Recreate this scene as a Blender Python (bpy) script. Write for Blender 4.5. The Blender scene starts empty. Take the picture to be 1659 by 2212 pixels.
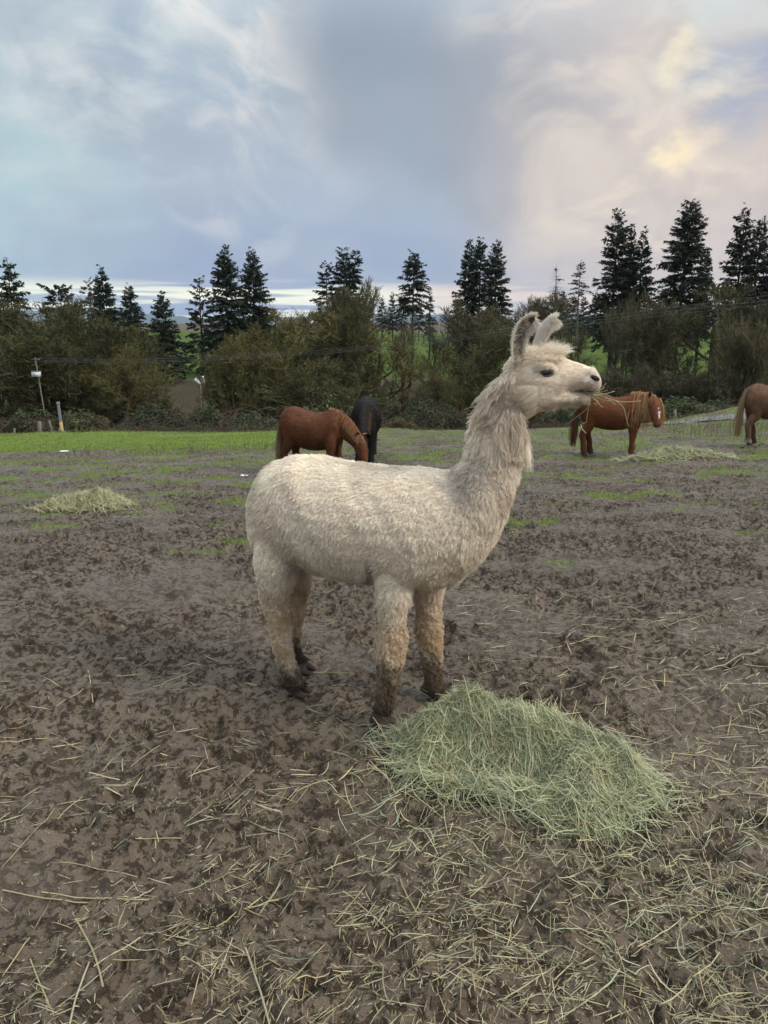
import bpy, bmesh, math, random
import numpy as np
from mathutils import Vector, Matrix, kdtree

random.seed(7)
S = bpy.context.scene
COL = S.collection
R = math.radians
# ------------------------------------------------------------------ camera
# picture coordinates used for measuring: 1659 x 2212, focal length 1661 px
FPX, CX, CY = 1661.0, 829.5, 1106.0
PITCH, CAMH = R(13.4), 1.45
cam_d = bpy.data.cameras.new('camera')
cam = bpy.data.objects.new('camera', cam_d)
COL.objects.link(cam)
cam.location = (0, 0, CAMH)
cam.rotation_euler = (math.pi / 2 - PITCH, 0, 0)
cam_d.sensor_fit = 'VERTICAL'
cam_d.sensor_height = 36.0
cam_d.lens = FPX / 2212 * 36
cam_d.clip_start, cam_d.clip_end = 0.05, 20000
S.camera = cam
S.view_settings.view_transform = 'Standard'
S.view_settings.look = 'None'
S.view_settings.exposure = 0.66
S.view_settings.gamma = 1.0
S.view_settings.use_curve_mapping = False


def ray(x, y):
    u, v = (x - CX) / FPX, (CY - y) / FPX
    c, s = math.cos(PITCH), math.sin(PITCH)
    return np.array([u, c + s * v, -s + c * v])


def at(x, y, Y):
    d = ray(x, y)
    return np.array([0, 0, CAMH]) + d * (Y / d[1])


def proj(P):
    P = np.asarray(P, float) - np.array([0, 0, CAMH])
    c, s = math.cos(PITCH), math.sin(PITCH)
    zd = P[..., 1] * c - P[..., 2] * s
    up = P[..., 1] * s + P[..., 2] * c
    return CX + FPX * P[..., 0] / zd, CY - FPX * up / zd


# ------------------------------------------------------------------ node helper
def nd(nt, typ, ins=None, **props):
    n = nt.nodes.new('ShaderNode' + typ)
    for k, v in props.items():
        setattr(n, k, v)
    for k, v in (ins or {}).items():
        sock = n.inputs[k]
        if isinstance(v, bpy.types.NodeSocket):
            nt.links.new(v, sock)
        elif v is not None:
            if sock.type == 'RGBA' and len(v) == 3:
                v = (*v, 1)
            sock.default_value = v
    return n


def mth(nt, op, a, b=0.0, c=None, clamp=False):
    n = nt.nodes.new('ShaderNodeMath')
    n.operation = op
    n.use_clamp = clamp
    for i, v in enumerate((a, b, c)):
        if v is None:
            continue
        if isinstance(v, bpy.types.NodeSocket):
            nt.links.new(v, n.inputs[i])
        else:
            n.inputs[i].default_value = v
    return n.outputs[0]


def sstep(nt, v, a, b, lo=0.0, hi=1.0):
    n = nd(nt, 'MapRange', {0: v, 1: a, 2: b, 3: lo, 4: hi}, interpolation_type='SMOOTHSTEP')
    return n.outputs[0]


def mix(nt, f, a, b, mode='MIX'):
    n = nt.nodes.new('ShaderNodeMix')
    n.data_type = 'RGBA'
    n.blend_type = mode
    for i, v in ((0, f), (6, a), (7, b)):
        if isinstance(v, bpy.types.NodeSocket):
            nt.links.new(v, n.inputs[i])
        else:
            if i and len(v) == 3:
                v = (*v, 1)
            n.inputs[i].default_value = v
    return n.outputs[2]


def noise(nt, vec, scale, detail=4, rough=0.55, dist=0.0, out='Fac'):
    n = nd(nt, 'TexNoise', {'Vector': vec, 'Scale': scale, 'Detail': detail, 'Roughness': rough, 'Distortion': dist})
    return n.outputs[out]


# ------------------------------------------------------------------ world: broken overcast sky near sundown
SUN_AZ, SUN_EL = 112.0, 36.0       # degrees, clockwise from the view direction
W = bpy.data.worlds.new('World')
S.world = W
W.use_nodes = True
nt = W.node_tree
nt.nodes.clear()
W.cycles.sampling_method = 'MANUAL'
W.cycles.sample_map_resolution = 256
wo = nt.nodes.new('ShaderNodeOutputWorld')
bg = nt.nodes.new('ShaderNodeBackground')
bg.inputs['Strength'].default_value = 0.1
nt.links.new(bg.outputs[0], wo.inputs[0])
tc = nd(nt, 'TexCoord').outputs['Generated']
dirn = nd(nt, 'VectorMath', {0: tc}, operation='NORMALIZE').outputs[0]
sx = nd(nt, 'SeparateXYZ', {0: dirn})
zz = mth(nt, 'MAXIMUM', sx.outputs[2], 0.0)
den = mth(nt, 'ADD', zz, 0.28)
cl = nd(nt, 'CombineXYZ', {0: mth(nt, 'DIVIDE', sx.outputs[0], den), 1: mth(nt, 'DIVIDE', sx.outputs[1], den), 2: 0.0}).outputs[0]
sky = nd(nt, 'TexSky', sky_type='NISHITA', sun_disc=False, sun_elevation=R(SUN_EL), sun_rotation=R(SUN_AZ), air_density=1.0, dust_density=1.5)


def vdot(v, w):
    return nd(nt, 'VectorMath', {0: v, 1: w}, operation='DOT_PRODUCT').outputs['Value']


def streak(ux, uz, su, sv_):
    return nd(nt, 'CombineXYZ', {0: vdot(dirn, (ux * su, 0, uz * su)), 1: vdot(dirn, (-uz * sv_, 0, ux * sv_)), 2: mth(nt, 'MULTIPLY', sx.outputs[1], su)}).outputs[0]


nwarp = noise(nt, dirn, 4.0, 2, 0.6, 0.0, out='Color')
wv = nd(nt, 'VectorMath', {0: nwarp, 1: (0.5, 0.5, 0.5)}, operation='SUBTRACT').outputs[0]


def warped(v, k):
    return nd(nt, 'VectorMath', {0: nd(nt, 'VectorMath', {0: wv, 3: k}, operation='SCALE').outputs[0], 1: v}, operation='ADD').outputs[0]


nA = noise(nt, warped(cl, .25), 1.3, 2, 0.5)
nB = noise(nt, warped(cl, .35), 3.6, 5, 0.58)
nR = noise(nt, warped(streak(.83, .55, 4.0, 7.5), 2.2), 1.4, 5, 0.58)      # bands rising to the right
nL = noise(nt, warped(streak(.86, -.50, 3.6, 6.5), 2.0), 1.3, 5, 0.58)       # bands falling to the right
wv = nd(nt, 'VectorMath', {0: wv, 3: 0.24}, operation='SCALE').outputs[0]
dwarp = nd(nt, 'VectorMath', {0: nd(nt, 'VectorMath', {0: dirn, 1: wv}, operation='ADD').outputs[0]}, operation='NORMALIZE').outputs[0]


def spot(x, y, r_out, r_in=0.0, d=None):
    v = ray(x, y)
    v = v / np.linalg.norm(v)
    return sstep(nt, vdot(d or dwarp, tuple(v)), math.cos(R(r_out)), math.cos(R(r_in)))


def sc(c):
    return (7.5 * c[0], 7.6 * c[1], 7.25 * c[2])


def mul(a, b):
    return mth(nt, 'MULTIPLY', a, b)


base = mix(nt, sstep(nt, zz, 0.05, 0.20), sc((0.275, 0.335, 0.500)), sc((0.370, 0.430, 0.540)))
base = mix(nt, sstep(nt, zz, 0.16, 0.36), base, sc((0.410, 0.475, 0.545)))
base = mix(nt, sstep(nt, nA, 0.44, 0.66, 0, 0.45), base, sc((0.475, 0.505, 0.575)))
base = mix(nt, mul(sstep(nt, nL, 0.56, 0.30), sstep(nt, zz, 0.1, 0.3, 0.25, 0.80)), base, sc((0.325, 0.385, 0.475)))
base = mix(nt, mul(sstep(nt, nB, 0.48, 0.70, 0, 0.45), sstep(nt, zz, 0.12, 0.3)), base, sc((0.58, 0.59, 0.63)))
base = mix(nt, mul(sstep(nt, nB, 0.50, 0.34, 0, 0.45), sstep(nt, zz, 0.10, 0.25)), base, sc((0.315, 0.375, 0.470)))
# thin places where the clear sky shows through
base = mix(nt, mul(sstep(nt, nA, 0.46, 0.34), 0.16), base, sky.outputs[0])
base = mix(nt, mul(spot(-80, 440, 13, 2), sstep(nt, nL, 0.34, 0.66, 0.25, 0.7)), base, sc((0.39, 0.56, 0.61)))
# rose light on the cloud edges
base = mix(nt, mul(spot(470, 170, 10, 1), sstep(nt, nL, 0.46, 0.66, 0, 0.95)), base, sc((0.76, 0.71, 0.69)))
base = mix(nt, mul(spot(620, 300, 9, 1), sstep(nt, nL, 0.40, 0.70, 0, 0.45)), base, sc((0.58, 0.57, 0.61)))
base = mix(nt, mul(spot(170, 70, 13, 1), sstep(nt, nB, 0.44, 0.70, 0, 0.55)), base, sc((0.62, 0.65, 0.68)))
# the grey rain cloud in the middle, a heart-shaped mass
dk = mth(nt, 'MAXIMUM', spot(1000, 350, 6.5, .5), mul(spot(1080, 240, 7.5, .5), .9))
dk = mth(nt, 'MAXIMUM', dk, mul(spot(860, 200, 9.0, 1.5), 0.9))
base = mix(nt, mul(dk, 0.92), base, mix(nt, sstep(nt, nA, 0.36, 0.64), sc((0.225, 0.272, 0.352)), sc((0.300, 0.342, 0.422))))
# warm light around the hidden sun, at the right
base = mix(nt, mul(spot(1600, 450, 23, 1), 0.85), base, sc((0.565, 0.470, 0.455)))
base = mix(nt, mul(mul(spot(1400, 400, 14.0, 1.0), sstep(nt, nR, 0.36, 0.68)), 0.65), base, sc((0.71, 0.615, 0.545)))
base = mix(nt, mul(mul(spot(1430, 340, 9, 0.5), sstep(nt, nB, 0.47, 0.68)), 0.75), base, sc((0.84, 0.71, 0.57)))
base = mix(nt, mul(mul(spot(1460, 345, 2.6, 0.1), sstep(nt, nB, 0.46, 0.66)), 0.6), base, sc((0.97, 0.80, 0.50)))
base = mix(nt, mul(mul(spot(1512, 130, 2.1, 0.1), sstep(nt, nB, 0.40, 0.62)), .85), base, sc((0.96, 0.80, 0.52)))
base = mix(nt, mul(mul(spot(1240, 20, 8, 1), sstep(nt, nR, 0.40, 0.68)), 0.6), base, sc((0.72, 0.64, 0.59)))
base = mix(nt, mul(mul(spot(1570, 50, 7, 1), sstep(nt, nB, 0.42, 0.66)), 0.5), base, sc((0.56, 0.65, 0.69)))
base = mix(nt, mul(spot(1655, 180, 4.5, .6), mul(sstep(nt, nB, 0.66, 0.42), 0.8)), base, sc((0.30, 0.37, 0.52)))
# bright streaks low over the horizon
stv = nd(nt, 'VectorMath', {0: dirn, 1: (3.0, 3.0, 60.0)}, operation='MULTIPLY').outputs[0]
stn = noise(nt, stv, 1.6, 2, 0.55)
band = mul(sstep(nt, sx.outputs[2], 0.062, 0.040), sstep(nt, stn, 0.40, 0.56))
azf = sstep(nt, sx.outputs[0], 0.22, -0.12, 0.55, 1.0)
base = mix(nt, mul(band, azf), base, mix(nt, sstep(nt, sx.outputs[0], -0.05, 0.12), sc((1.05, 1.02, 0.80)), sc((1.12, 0.84, 0.62))))
base = mix(nt, mul(spot(605, 540, 1.9, .2), sstep(nt, nB, .4, .6, .1, .6)), base, sc((.50, .54, .61)))
# an overcast sky is brighter towards the zenith
zen = sstep(nt, zz, 0.25, 0.95, 1.0, 3.4)
fin = nd(nt, 'VectorMath', {0: base, 3: zen}, operation='SCALE').outputs[0]
nt.links.new(fin, bg.inputs['Color'])

sun_d = bpy.data.lights.new('sun', 'SUN')
sun_d.energy = 1.5
sun_d.angle = R(14)
sun_d.color = (1.0, 0.93, 0.82)
sun = bpy.data.objects.new('sun', sun_d)
COL.objects.link(sun)
sv = Vector((math.cos(R(SUN_EL)) * math.sin(R(SUN_AZ)), math.cos(R(SUN_EL)) * math.cos(R(SUN_AZ)), math.sin(R(SUN_EL))))
sun.rotation_euler = sv.to_track_quat('Z', 'Y').to_euler()

S.cycles.max_bounces = 6
S.cycles.diffuse_bounces = 4
S.cycles.glossy_bounces = 2
S.cycles.transparent_max_bounces = 8
S.cycles.caustics_reflective = False
S.cycles.use_denoising = True
S.cycles.sample_clamp_indirect = 6.0


# ------------------------------------------------------------------ object helpers
def tag(o, label=None, cat=None, group=None, kind=None):
    if label: o['label'] = label
    if cat: o['category'] = cat
    if group: o['group'] = group
    if kind: o['kind'] = kind
    return o


def link(name, data, parent=None, mat=None, smooth=False):
    o = bpy.data.objects.new(name, data)
    COL.objects.link(o)
    if parent is not None:
        o.parent = parent
    if mat is not None:
        data.materials.append(mat)
    if smooth and isinstance(data, bpy.types.Mesh):
        data.polygons.foreach_set('use_smooth', np.ones(len(data.polygons), bool))
    return o


def empty(name, loc=(0, 0, 0), rz=0.0, scale=1.0):
    o = bpy.data.objects.new(name, None)
    COL.objects.link(o)
    o.location = tuple(float(k) for k in loc)
    o.rotation_euler = (0, 0, rz)
    o.scale = (scale,) * 3
    o.empty_display_size = 0.1
    return o


def np_mesh(name, V, F, col=None):
    V = np.asarray(V, np.float32).reshape(-1, 3)
    me = bpy.data.meshes.new(name)
    me.vertices.add(len(V))
    me.vertices.foreach_set('co', V.ravel())
    if not isinstance(F, (list, tuple)):
        F = [F]
    F = [np.asarray(f, np.int32) for f in F if len(f)]
    tot = sum(f.size for f in F)
    npoly = sum(len(f) for f in F)
    me.loops.add(tot)
    me.loops.foreach_set('vertex_index', np.concatenate([f.ravel() for f in F]))
    me.polygons.add(npoly)
    sizes = np.concatenate([np.full(len(f), f.shape[1], np.int32) for f in F])
    st = np.concatenate([[0], np.cumsum(sizes)[:-1]]).astype(np.int32)
    me.polygons.foreach_set('loop_start', st)
    me.update(calc_edges=True)
    if col is not None:
        set_col(me, col)
    return me


def set_col(me, col, name='col'):
    a = me.attributes.new(name, 'FLOAT_COLOR', 'POINT')
    c = np.ones((len(me.vertices), 4), np.float32)
    c[:, :3] = col
    a.data.foreach_set('color', c.ravel())


def ribbons(P, Wd, w, col=None, name='ribbons'):
    """P (N,K,3) spines, Wd (N,3) side direction, w (N,K) half widths -> mesh of strips"""
    N, K, _ = P.shape
    side = Wd[:, None, :] * w[:, :, None]
    V = np.stack([P - side, P + side], 2).reshape(-1, 3)
    i = np.arange(N)[:, None] * K * 2 + np.arange(K - 1)[None] * 2
    F = np.stack([i, i + 1, i + 3, i + 2], -1).reshape(-1, 4)
    c = None if col is None else np.repeat(col, K * 2, 0)
    return np_mesh(name, V, F, c)


def rib_arrays(P, Wd, w):
    N, K, _ = P.shape
    side = Wd[:, None, :] * w[:, :, None]
    V = np.stack([P - side, P + side], 2).reshape(-1, 3)
    i = np.arange(N)[:, None] * K * 2 + np.arange(K - 1)[None] * 2
    F = np.stack([i, i + 1, i + 3, i + 2], -1).reshape(-1, 4)
    return V, F


def unit(v):
    return v / (np.linalg.norm(v, axis=-1, keepdims=True) + 1e-9)


class MB:
    """collects tubes and boxes for one mesh"""
    def __init__(s):
        s.v, s.q, s.n = [], [], 0

    def add(s, V, F):
        V = np.asarray(V, float).reshape(-1, 3)
        s.v.append(V)
        s.q.append(np.asarray(F, int) + s.n)
        s.n += len(V)

    def tube(s, pts, rad, sides=6, cap=True):
        pts = np.asarray(pts, float)
        K = len(pts)
        rad = np.broadcast_to(np.asarray(rad, float), (K,))
        T = unit(np.gradient(pts, axis=0))
        ref = np.array([0.31, 0.17, 0.93]) if abs(T[0][2]) < 0.8 else np.array([0.93, 0.3, 0.1])
        U = unit(np.cross(T, ref))
        Vv = np.cross(T, U)
        a = np.arange(sides) * 2 * math.pi / sides
        ring = pts[:, None] + rad[:, None, None] * (np.cos(a)[None, :, None] * U[:, None] + np.sin(a)[None, :, None] * Vv[:, None])
        base = s.n
        s.v.append(ring.reshape(-1, 3))
        k = np.arange(K - 1)[:, None] * sides
        j = np.arange(sides)[None]
        j2 = (j + 1) % sides
        s.q.append(np.stack([k + j, k + j2, k + sides + j2, k + sides + j], -1).reshape(-1, 4) + base)
        s.n += K * sides
        if cap:
            for e, p in ((0, pts[0]), (K - 1, pts[-1])):
                c = s.n
                s.v.append(p[None])
                s.n += 1
                jj = np.arange(sides)
                t = np.stack([np.full(sides, c), base + e * sides + jj, base + e * sides + (jj + 1) % sides, np.full(sides, c)], -1)
                s.q.append(t[:, :3] if False else t)
        return s

    def box(s, lo, hi, M=None):
        x0, y0, z0 = lo
        x1, y1, z1 = hi
        V = np.array([(x, y, z) for z in (z0, z1) for y in (y0, y1) for x in (x0, x1)], float)
        if M is not None:
            V = np.array([(M @ Vector(v))[:] for v in V])
        s.add(V, [(0, 2, 3, 1), (4, 5, 7, 6), (0, 1, 5, 4), (2, 6, 7, 3), (0, 4, 6, 2), (1, 3, 7, 5)])
        return s

    def mesh(s, name):
        V = np.concatenate(s.v)
        Q = np.concatenate(s.q)
        tri = Q[:, 0] == Q[:, 3]
        return np_mesh(name, V, [Q[~tri], Q[tri][:, :3]])

    def build(s, name, mat, parent=None, smooth=True):
        return link(name, s.mesh(name), parent, mat, smooth)


def hair(name, P, rad, col, mat, parent=None):
    """P (N,K,3), rad (N,K), col (N,3) -> one Curves object"""
    N, K, _ = P.shape
    cu = bpy.data.hair_curves.new(name)
    cu.add_curves([K] * N)
    cu.attributes['position'].data.foreach_set('vector', np.ascontiguousarray(P, np.float32).ravel())
    r = cu.attributes.get('radius') or cu.attributes.new('radius', 'FLOAT', 'POINT')
    r.data.foreach_set('value', np.ascontiguousarray(rad, np.float32).ravel())
    a = cu.attributes.new('col', 'FLOAT_COLOR', 'CURVE')
    c = np.ones((N, 4), np.float32)
    c[:, :3] = col
    a.data.foreach_set('color', c.ravel())
    o = bpy.data.objects.new(name, cu)
    COL.objects.link(o)
    cu.materials.append(mat)
    if parent is not None:
        o.parent = parent
    return o


# ------------------------------------------------------------------ numpy noise
def _h(ix, iy, seed):
    n = (ix.astype(np.int64) * 374761393 + iy.astype(np.int64) * 668265263 + seed * 1442695041) & 0xffffffff
    n = ((n ^ (n >> 13)) * 1274126177) & 0xffffffff
    n = n ^ (n >> 16)
    return (n & 0xffffff) / float(0x1000000)


def pnoise(x, y, seed=0):
    ix, iy = np.floor(x), np.floor(y)
    fx, fy = x - ix, y - iy
    ux, uy = fx * fx * fx * (fx * (fx * 6 - 15) + 10), fy * fy * fy * (fy * (fy * 6 - 15) + 10)

    def g(dx, dy):
        a = _h(ix + dx, iy + dy, seed) * 2 * math.pi
        return np.cos(a) * (fx - dx) + np.sin(a) * (fy - dy)
    a = g(0, 0) * (1 - ux) + g(1, 0) * ux
    b = g(0, 1) * (1 - ux) + g(1, 1) * ux
    return (a * (1 - uy) + b * uy) * 1.5


def fbm(x, y, o=4, seed=0, gain=0.5):
    s, a = 0, 1.0
    for i in range(o):
        s = s + a * pnoise(x, y, seed + i * 17)
        x, y, a = x * 2.03 + 3.1, y * 2.03 - 1.7, a * gain
    return s


def ss(v, a, b):
    t = np.clip((v - a) / (b - a), 0, 1)
    return t * t * (3 - 2 * t)


# ------------------------------------------------------------------ terrain
PY = np.array([-60, 0, 3, 4.5, 6, 9, 13.5, 16, 20, 26, 30, 33, 38, 46, 54, 60, 66, 72, 100, 200, 300, 460, 700, 1500, 9000.])
PZ = np.array([1.0, 0, 0, -.10, -.26, -.57, -1.04, -1.13, -1.45, -2.0, -2.33, -3.0, -4.6, -6.2, -5.6, -4.4, -3.2, -2.85, -2.3, -.6, 1.5, 4.6, 5.0, 2.0, -20.])


def macro(x, y):
    z = np.interp(y, PY, PZ)
    near = ss(y, 4, 12) * (1 - ss(y, 34, 60))
    z = z + 0.020 * np.clip(x, -25, 25) * near
    z = z + 0.75 * np.exp(-((x - 13.4) / 2.6) ** 2 - ((y - 27.5) / 2.0) ** 2)
    far = ss(y, 60, 140)
    z = z + far * 1.6 * pnoise(x / 160 + 5, y / 160, 3)
    z = z + 0.05 * pnoise(x / 1.9, y / 1.9, 5) * ss(y, 3.4, 7) * (1 - ss(y, 60, 90))
    z = z - 0.055 * (1 - ss(y, 2.66, 2.90)) * ss(y, -3, 0.3)
    z = z + 0.22 * pnoise(x / 9, y / 9, 6) * ss(y, 17, 24)
    return z


def pits(x, y, cell, seed, prob):
    """hoof prints: a bowl with a pushed-up rim"""
    ix, iy = np.floor(x / cell), np.floor(y / cell)
    out = np.zeros_like(x)
    for dx in (-1, 0, 1):
        for dy in (-1, 0, 1):
            jx, jy = ix + dx, iy + dy
            px = (jx + _h(jx, jy, seed)) * cell
            py = (jy + _h(jx, jy, seed + 1)) * cell
            on = _h(jx, jy, seed + 2) < prob
            rr = cell * (0.20 + 0.18 * _h(jx, jy, seed + 3))
            an = _h(jx, jy, seed + 4) * 3.14
            ax, ay = x - px, y - py
            u = (ax * np.cos(an) + ay * np.sin(an)) / 1.25
            v = (-ax * np.sin(an) + ay * np.cos(an)) / 0.85
            d = np.sqrt(u * u + v * v) / rr
            f = np.where(d < 1, -(1 - d ** 3), 0) + 0.55 * np.exp(-((d - 1.15) / 0.22) ** 2)
            out += np.where(on, f, 0)
    return out


def smoothmud(x, y):
    """1 where the mud is trodden smooth and wet"""
    return ss(fbm(x / 0.9 + 11, y / 0.7, 3, 21), -0.12, 0.42)


def detail(x, y):
    fade = 1 - ss(y, 22, 40)
    grass = grassmask(x, y)
    wx = x + 0.05 * pnoise(x * 7, y * 7, 31)
    wy = y + 0.05 * pnoise(x * 7 + 9, y * 7, 32)
    sm = smoothmud(x, y)
    rough = (0.50 + 0.50 * (1 - sm)) * (1 - 0.6 * grass)
    rough = rough * (0.72 + 0.5 * ss(y, 3, 6))
    z = 0.022 * fbm(x / 0.55, y / 0.55, 2, 41)
    l1 = fbm(wx / 0.13, wy / 0.13, 3, 51, 0.55)
    z = z + 0.032 * np.where(l1 > 0, l1, l1 * 0.7) * rough
    z = z + 0.034 * pits(wx, wy, 0.21, 61, 0.50) * rough
    z = z + 0.021 * pits(wx, wy, 0.085, 71, 0.50) * rough * (1 - ss(y, 8, 14))
    rg = 1 - np.abs(fbm(wx / 0.055, wy / 0.055, 2, 81))
    z = z + 0.010 * (rg - 0.6) * rough * (1 - ss(y, 6, 12))
    # worn level where the alpaca stands
    d = np.sqrt(((x + 0.03) / 0.42) ** 2 + ((y - 2.86) / 0.22) ** 2)
    z = z * (0.45 + 0.55 * ss(d, 0.6, 1.5))
    return z * fade


def pasture_edge(x):
    return np.interp(x, [-14, -8.4, -6.2, -2.4, 2], [15.6, 16.4, 17.9, 18.3, 19.5])


def grassmask(x, y):
    n = fbm(x / 1.6 + 3, y / 1.1, 4, 91)
    n2 = fbm(x / 0.5, y / 0.35, 3, 95)
    n = n + 0.75 * n2 + 0.35 * fbm(x / 0.14, y / 0.12, 2, 98)
    # worn ground with patches of grass
    thr = np.interp(y, [3, 5.5, 8, 11, 14, 18, 24, 40], [1.4, 0.75, 0.34, 0.20, 0.12, -0.05, -0.25, -0.9])
    thr = thr + 0.10 * ss(y, 7, 9) * (1 - ss(y, 13, 16)) + 0.06 * ss(x, -1.0, 2) * ss(y, 5, 8) + 0.14 * ss(x, -3, -1) * (1 - ss(x, 3, 5)) * ss(y, 12, 15)
    g = ss(n, thr - 0.08, thr + 0.22)
    # the green pasture on the left
    edge = pasture_edge(x) + 0.4 * fbm(x / 1.5, y / 3, 3, 97)
    past = ss(y, edge, edge + 0.9) * (1 - ss(x + 1.5 * n2, -2.6, -.6))
    # its muddy hollow
    hol = np.exp(-((x + 8.8) / 2.5) ** 2 - ((y - 18.2 - 0.75 * (x + 8)) / 1.6) ** 2) + 0.35 * n2 * 0.4
    past = past * (1 - ss(hol, 0.26, 0.46))
    g = g * (1 - ss(hol, 0.26, 0.46))
    return np.clip(np.maximum(g * 0.66 * ss(y, 4.2, 6.0), past), 0, 1)


def ground_z(x, y):
    x, y = np.asarray(x, float), np.asarray(y, float)
    return macro(x, y) + detail(x, y)


def gz(x, y):
    return float(ground_z(np.array([x]), np.array([y]))[0])


def build_ground():
    dense = np.linspace(-34, 34, 520)
    side = np.array([-180, -150, -120, -100, -85, -72, -62, -54, -48, -43, -40, -37])
    ang = np.radians(np.concatenate([side, dense, -side[::-1][:-1]]))
    r1 = np.exp(np.linspace(math.log(0.9), math.log(26), 600))
    r2 = np.exp(np.linspace(math.log(26.5), math.log(9000), 110))
    rr = np.concatenate([[0.02, 0.3, 0.6], r1, r2])
    A, Rr = np.meshgrid(ang, rr)
    X, Y = np.sin(A) * Rr, np.cos(A) * Rr
    Z = ground_z(X.ravel(), Y.ravel()).reshape(X.shape)
    V = np.stack([X, Y, Z], -1).reshape(-1, 3)
    n, m = X.shape
    k = (np.arange(n - 1)[:, None] * m + np.arange(m)[None])
    k2 = (np.arange(n - 1)[:, None] * m + (np.arange(m)[None] + 1) % m)
    F = np.stack([k, k2, k2 + m, k + m], -1).reshape(-1, 4)
    me = np_mesh('ground', V, F)
    x, y = V[:, 0], V[:, 1]
    gm = grassmask(x, y)
    far = ss(y + 4 * fbm(x / 14, y / 14, 3, 5), 66, 72)
    bank = ss(y, 29.2, 31) * (1 - far)
    plough = ss(y + 18 * fbm(x / 90, y / 90, 2, 8) + 0.25 * x, 268, 276) * ss(-y, -2000, -900)
    gm = np.maximum(gm * (1 - bank), far)
    for nm, val in (('grass', gm), ('bank', bank), ('plough', plough), ('smoothmud', smoothmud(x, y)), ('farfield', far)):
        a = me.attributes.new(nm, 'FLOAT', 'POINT')
        a.data.foreach_set('value', val.astype(np.float32))
    m = bpy.data.materials.new('mud_and_grass')
    m.use_nodes = True
    nt = m.node_tree
    b = nt.nodes['Principled BSDF']
    geo = nd(nt, 'NewGeometry')
    pos = geo.outputs['Position']
    g = nd(nt, 'Attribute', attribute_name='grass').outputs['Fac']
    bk = nd(nt, 'Attribute', attribute_name='bank').outputs['Fac']
    pl = nd(nt, 'Attribute', attribute_name='plough').outputs['Fac']
    sm = nd(nt, 'Attribute', attribute_name='smoothmud').outputs['Fac']
    ff = nd(nt, 'Attribute', attribute_name='farfield').outputs['Fac']
    n1 = noise(nt, pos, 1.3, 5, 0.6, 0.3)
    n2 = noise(nt, pos, 9, 6, 0.65, 0.4)
    n3 = noise(nt, pos, 60, 5, 0.7)
    n4 = noise(nt, pos, 260, 3, 0.6)
    mud = mix(nt, sstep(nt, n1, 0.35, 0.68), (0.100, 0.069, 0.043), (0.150, 0.106, 0.069))
    mud = mix(nt, sstep(nt, n3, 0.40, 0.68, 0, 0.5), mud, (0.185, 0.138, 0.095))
    mud = mix(nt, mth(nt, 'MULTIPLY', sm, 0.35), mud, (0.142, 0.108, 0.079))
    # dark spots in the smeared mud: moist clods, and painted shade of small pits
    n5 = noise(nt, pos, 30, 5, 0.70, 0.2)
    n6 = noise(nt, pos, 12, 6, 0.74, 0.2)
    clod_shade = mth(nt, 'MAXIMUM', sstep(nt, n5, 0.51, 0.60), sstep(nt, n6, 0.53, 0.62))
    clod_shade = mth(nt, 'MULTIPLY', clod_shade, sstep(nt, sm, 0.1, 0.9, 0.92, 0.55))
    mud = mix(nt, clod_shade, mud, mix(nt, n3, (0.026, 0.017, 0.011), (0.060, 0.042, 0.030)))
    # bits of old trodden straw in the mud
    spk = mth(nt, 'MULTIPLY', sstep(nt, n4, 0.60, 0.72), sstep(nt, n1, 0.42, 0.62, 0.05, 0.5))
    mud = mix(nt, spk, mud, (0.30, 0.25, 0.16))
    gr = mix(nt, sstep(nt, n2, 0.3, 0.7), (0.115, 0.170, 0.030), (0.175, 0.245, 0.046))
    gr = mix(nt, sstep(nt, n1, 0.40, 0.75, 0, 0.6), gr, (0.160, 0.170, 0.060))
    gr = mix(nt, sstep(nt, n3, 0.56, 0.75, 0, 0.4), gr, (0.055, 0.06, 0.025))
    nf = noise(nt, pos, 0.03, 5, 0.6)
    fld = mix(nt, sstep(nt, nf, 0.35, 0.65), (0.055, 0.085, 0.016), (0.090, 0.122, 0.024))
    gr = mix(nt, ff, gr, fld)
    lit = mix(nt, sstep(nt, n2, 0.35, 0.65), (0.045, 0.036, 0.024), (0.085, 0.066, 0.042))
    c = mix(nt, g, mud, gr)
    c = mix(nt, bk, c, lit)
    c = mix(nt, pl, c, mix(nt, nf, (0.085, 0.065, 0.052), (0.135, 0.105, 0.082)))
    nt.links.new(c, b.inputs['Base Color'])
    anyg = mth(nt, 'MAXIMUM', mth(nt, 'MAXIMUM', g, bk), clod_shade)
    ro = mth(nt, 'SUBTRACT', sstep(nt, n2, 0.3, 0.7, 0.56, 0.38), mth(nt, 'MULTIPLY', sm, 0.10))
    ro = mth(nt, 'ADD', ro, mth(nt, 'MULTIPLY', anyg, 0.45), clamp=True)
    nt.links.new(ro, b.inputs['Roughness'])
    nt.links.new(mth(nt, 'SUBTRACT', 0.36, mth(nt, 'MULTIPLY', anyg, 0.32)), b.inputs['Specular IOR Level'])
    hgt = mth(nt, 'ADD', mth(nt, 'MULTIPLY', n3, 0.015), mth(nt, 'MULTIPLY', n4, 0.005))
    hgt = mth(nt, 'ADD', hgt, mth(nt, 'ADD', mth(nt, 'MULTIPLY', n5, 0.022), mth(nt, 'MULTIPLY', clod_shade, 0.014)))
    bp = nd(nt, 'Bump', {'Height': hgt, 'Strength': 0.8, 'Distance': 1.0})
    nt.links.new(bp.outputs[0], b.inputs['Normal'])
    return tag(link('ground', me, None, m, True), 'trodden brown mud paddock falling away to green pasture and far fields', 'ground', kind='structure')


GROUND = build_ground()


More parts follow.
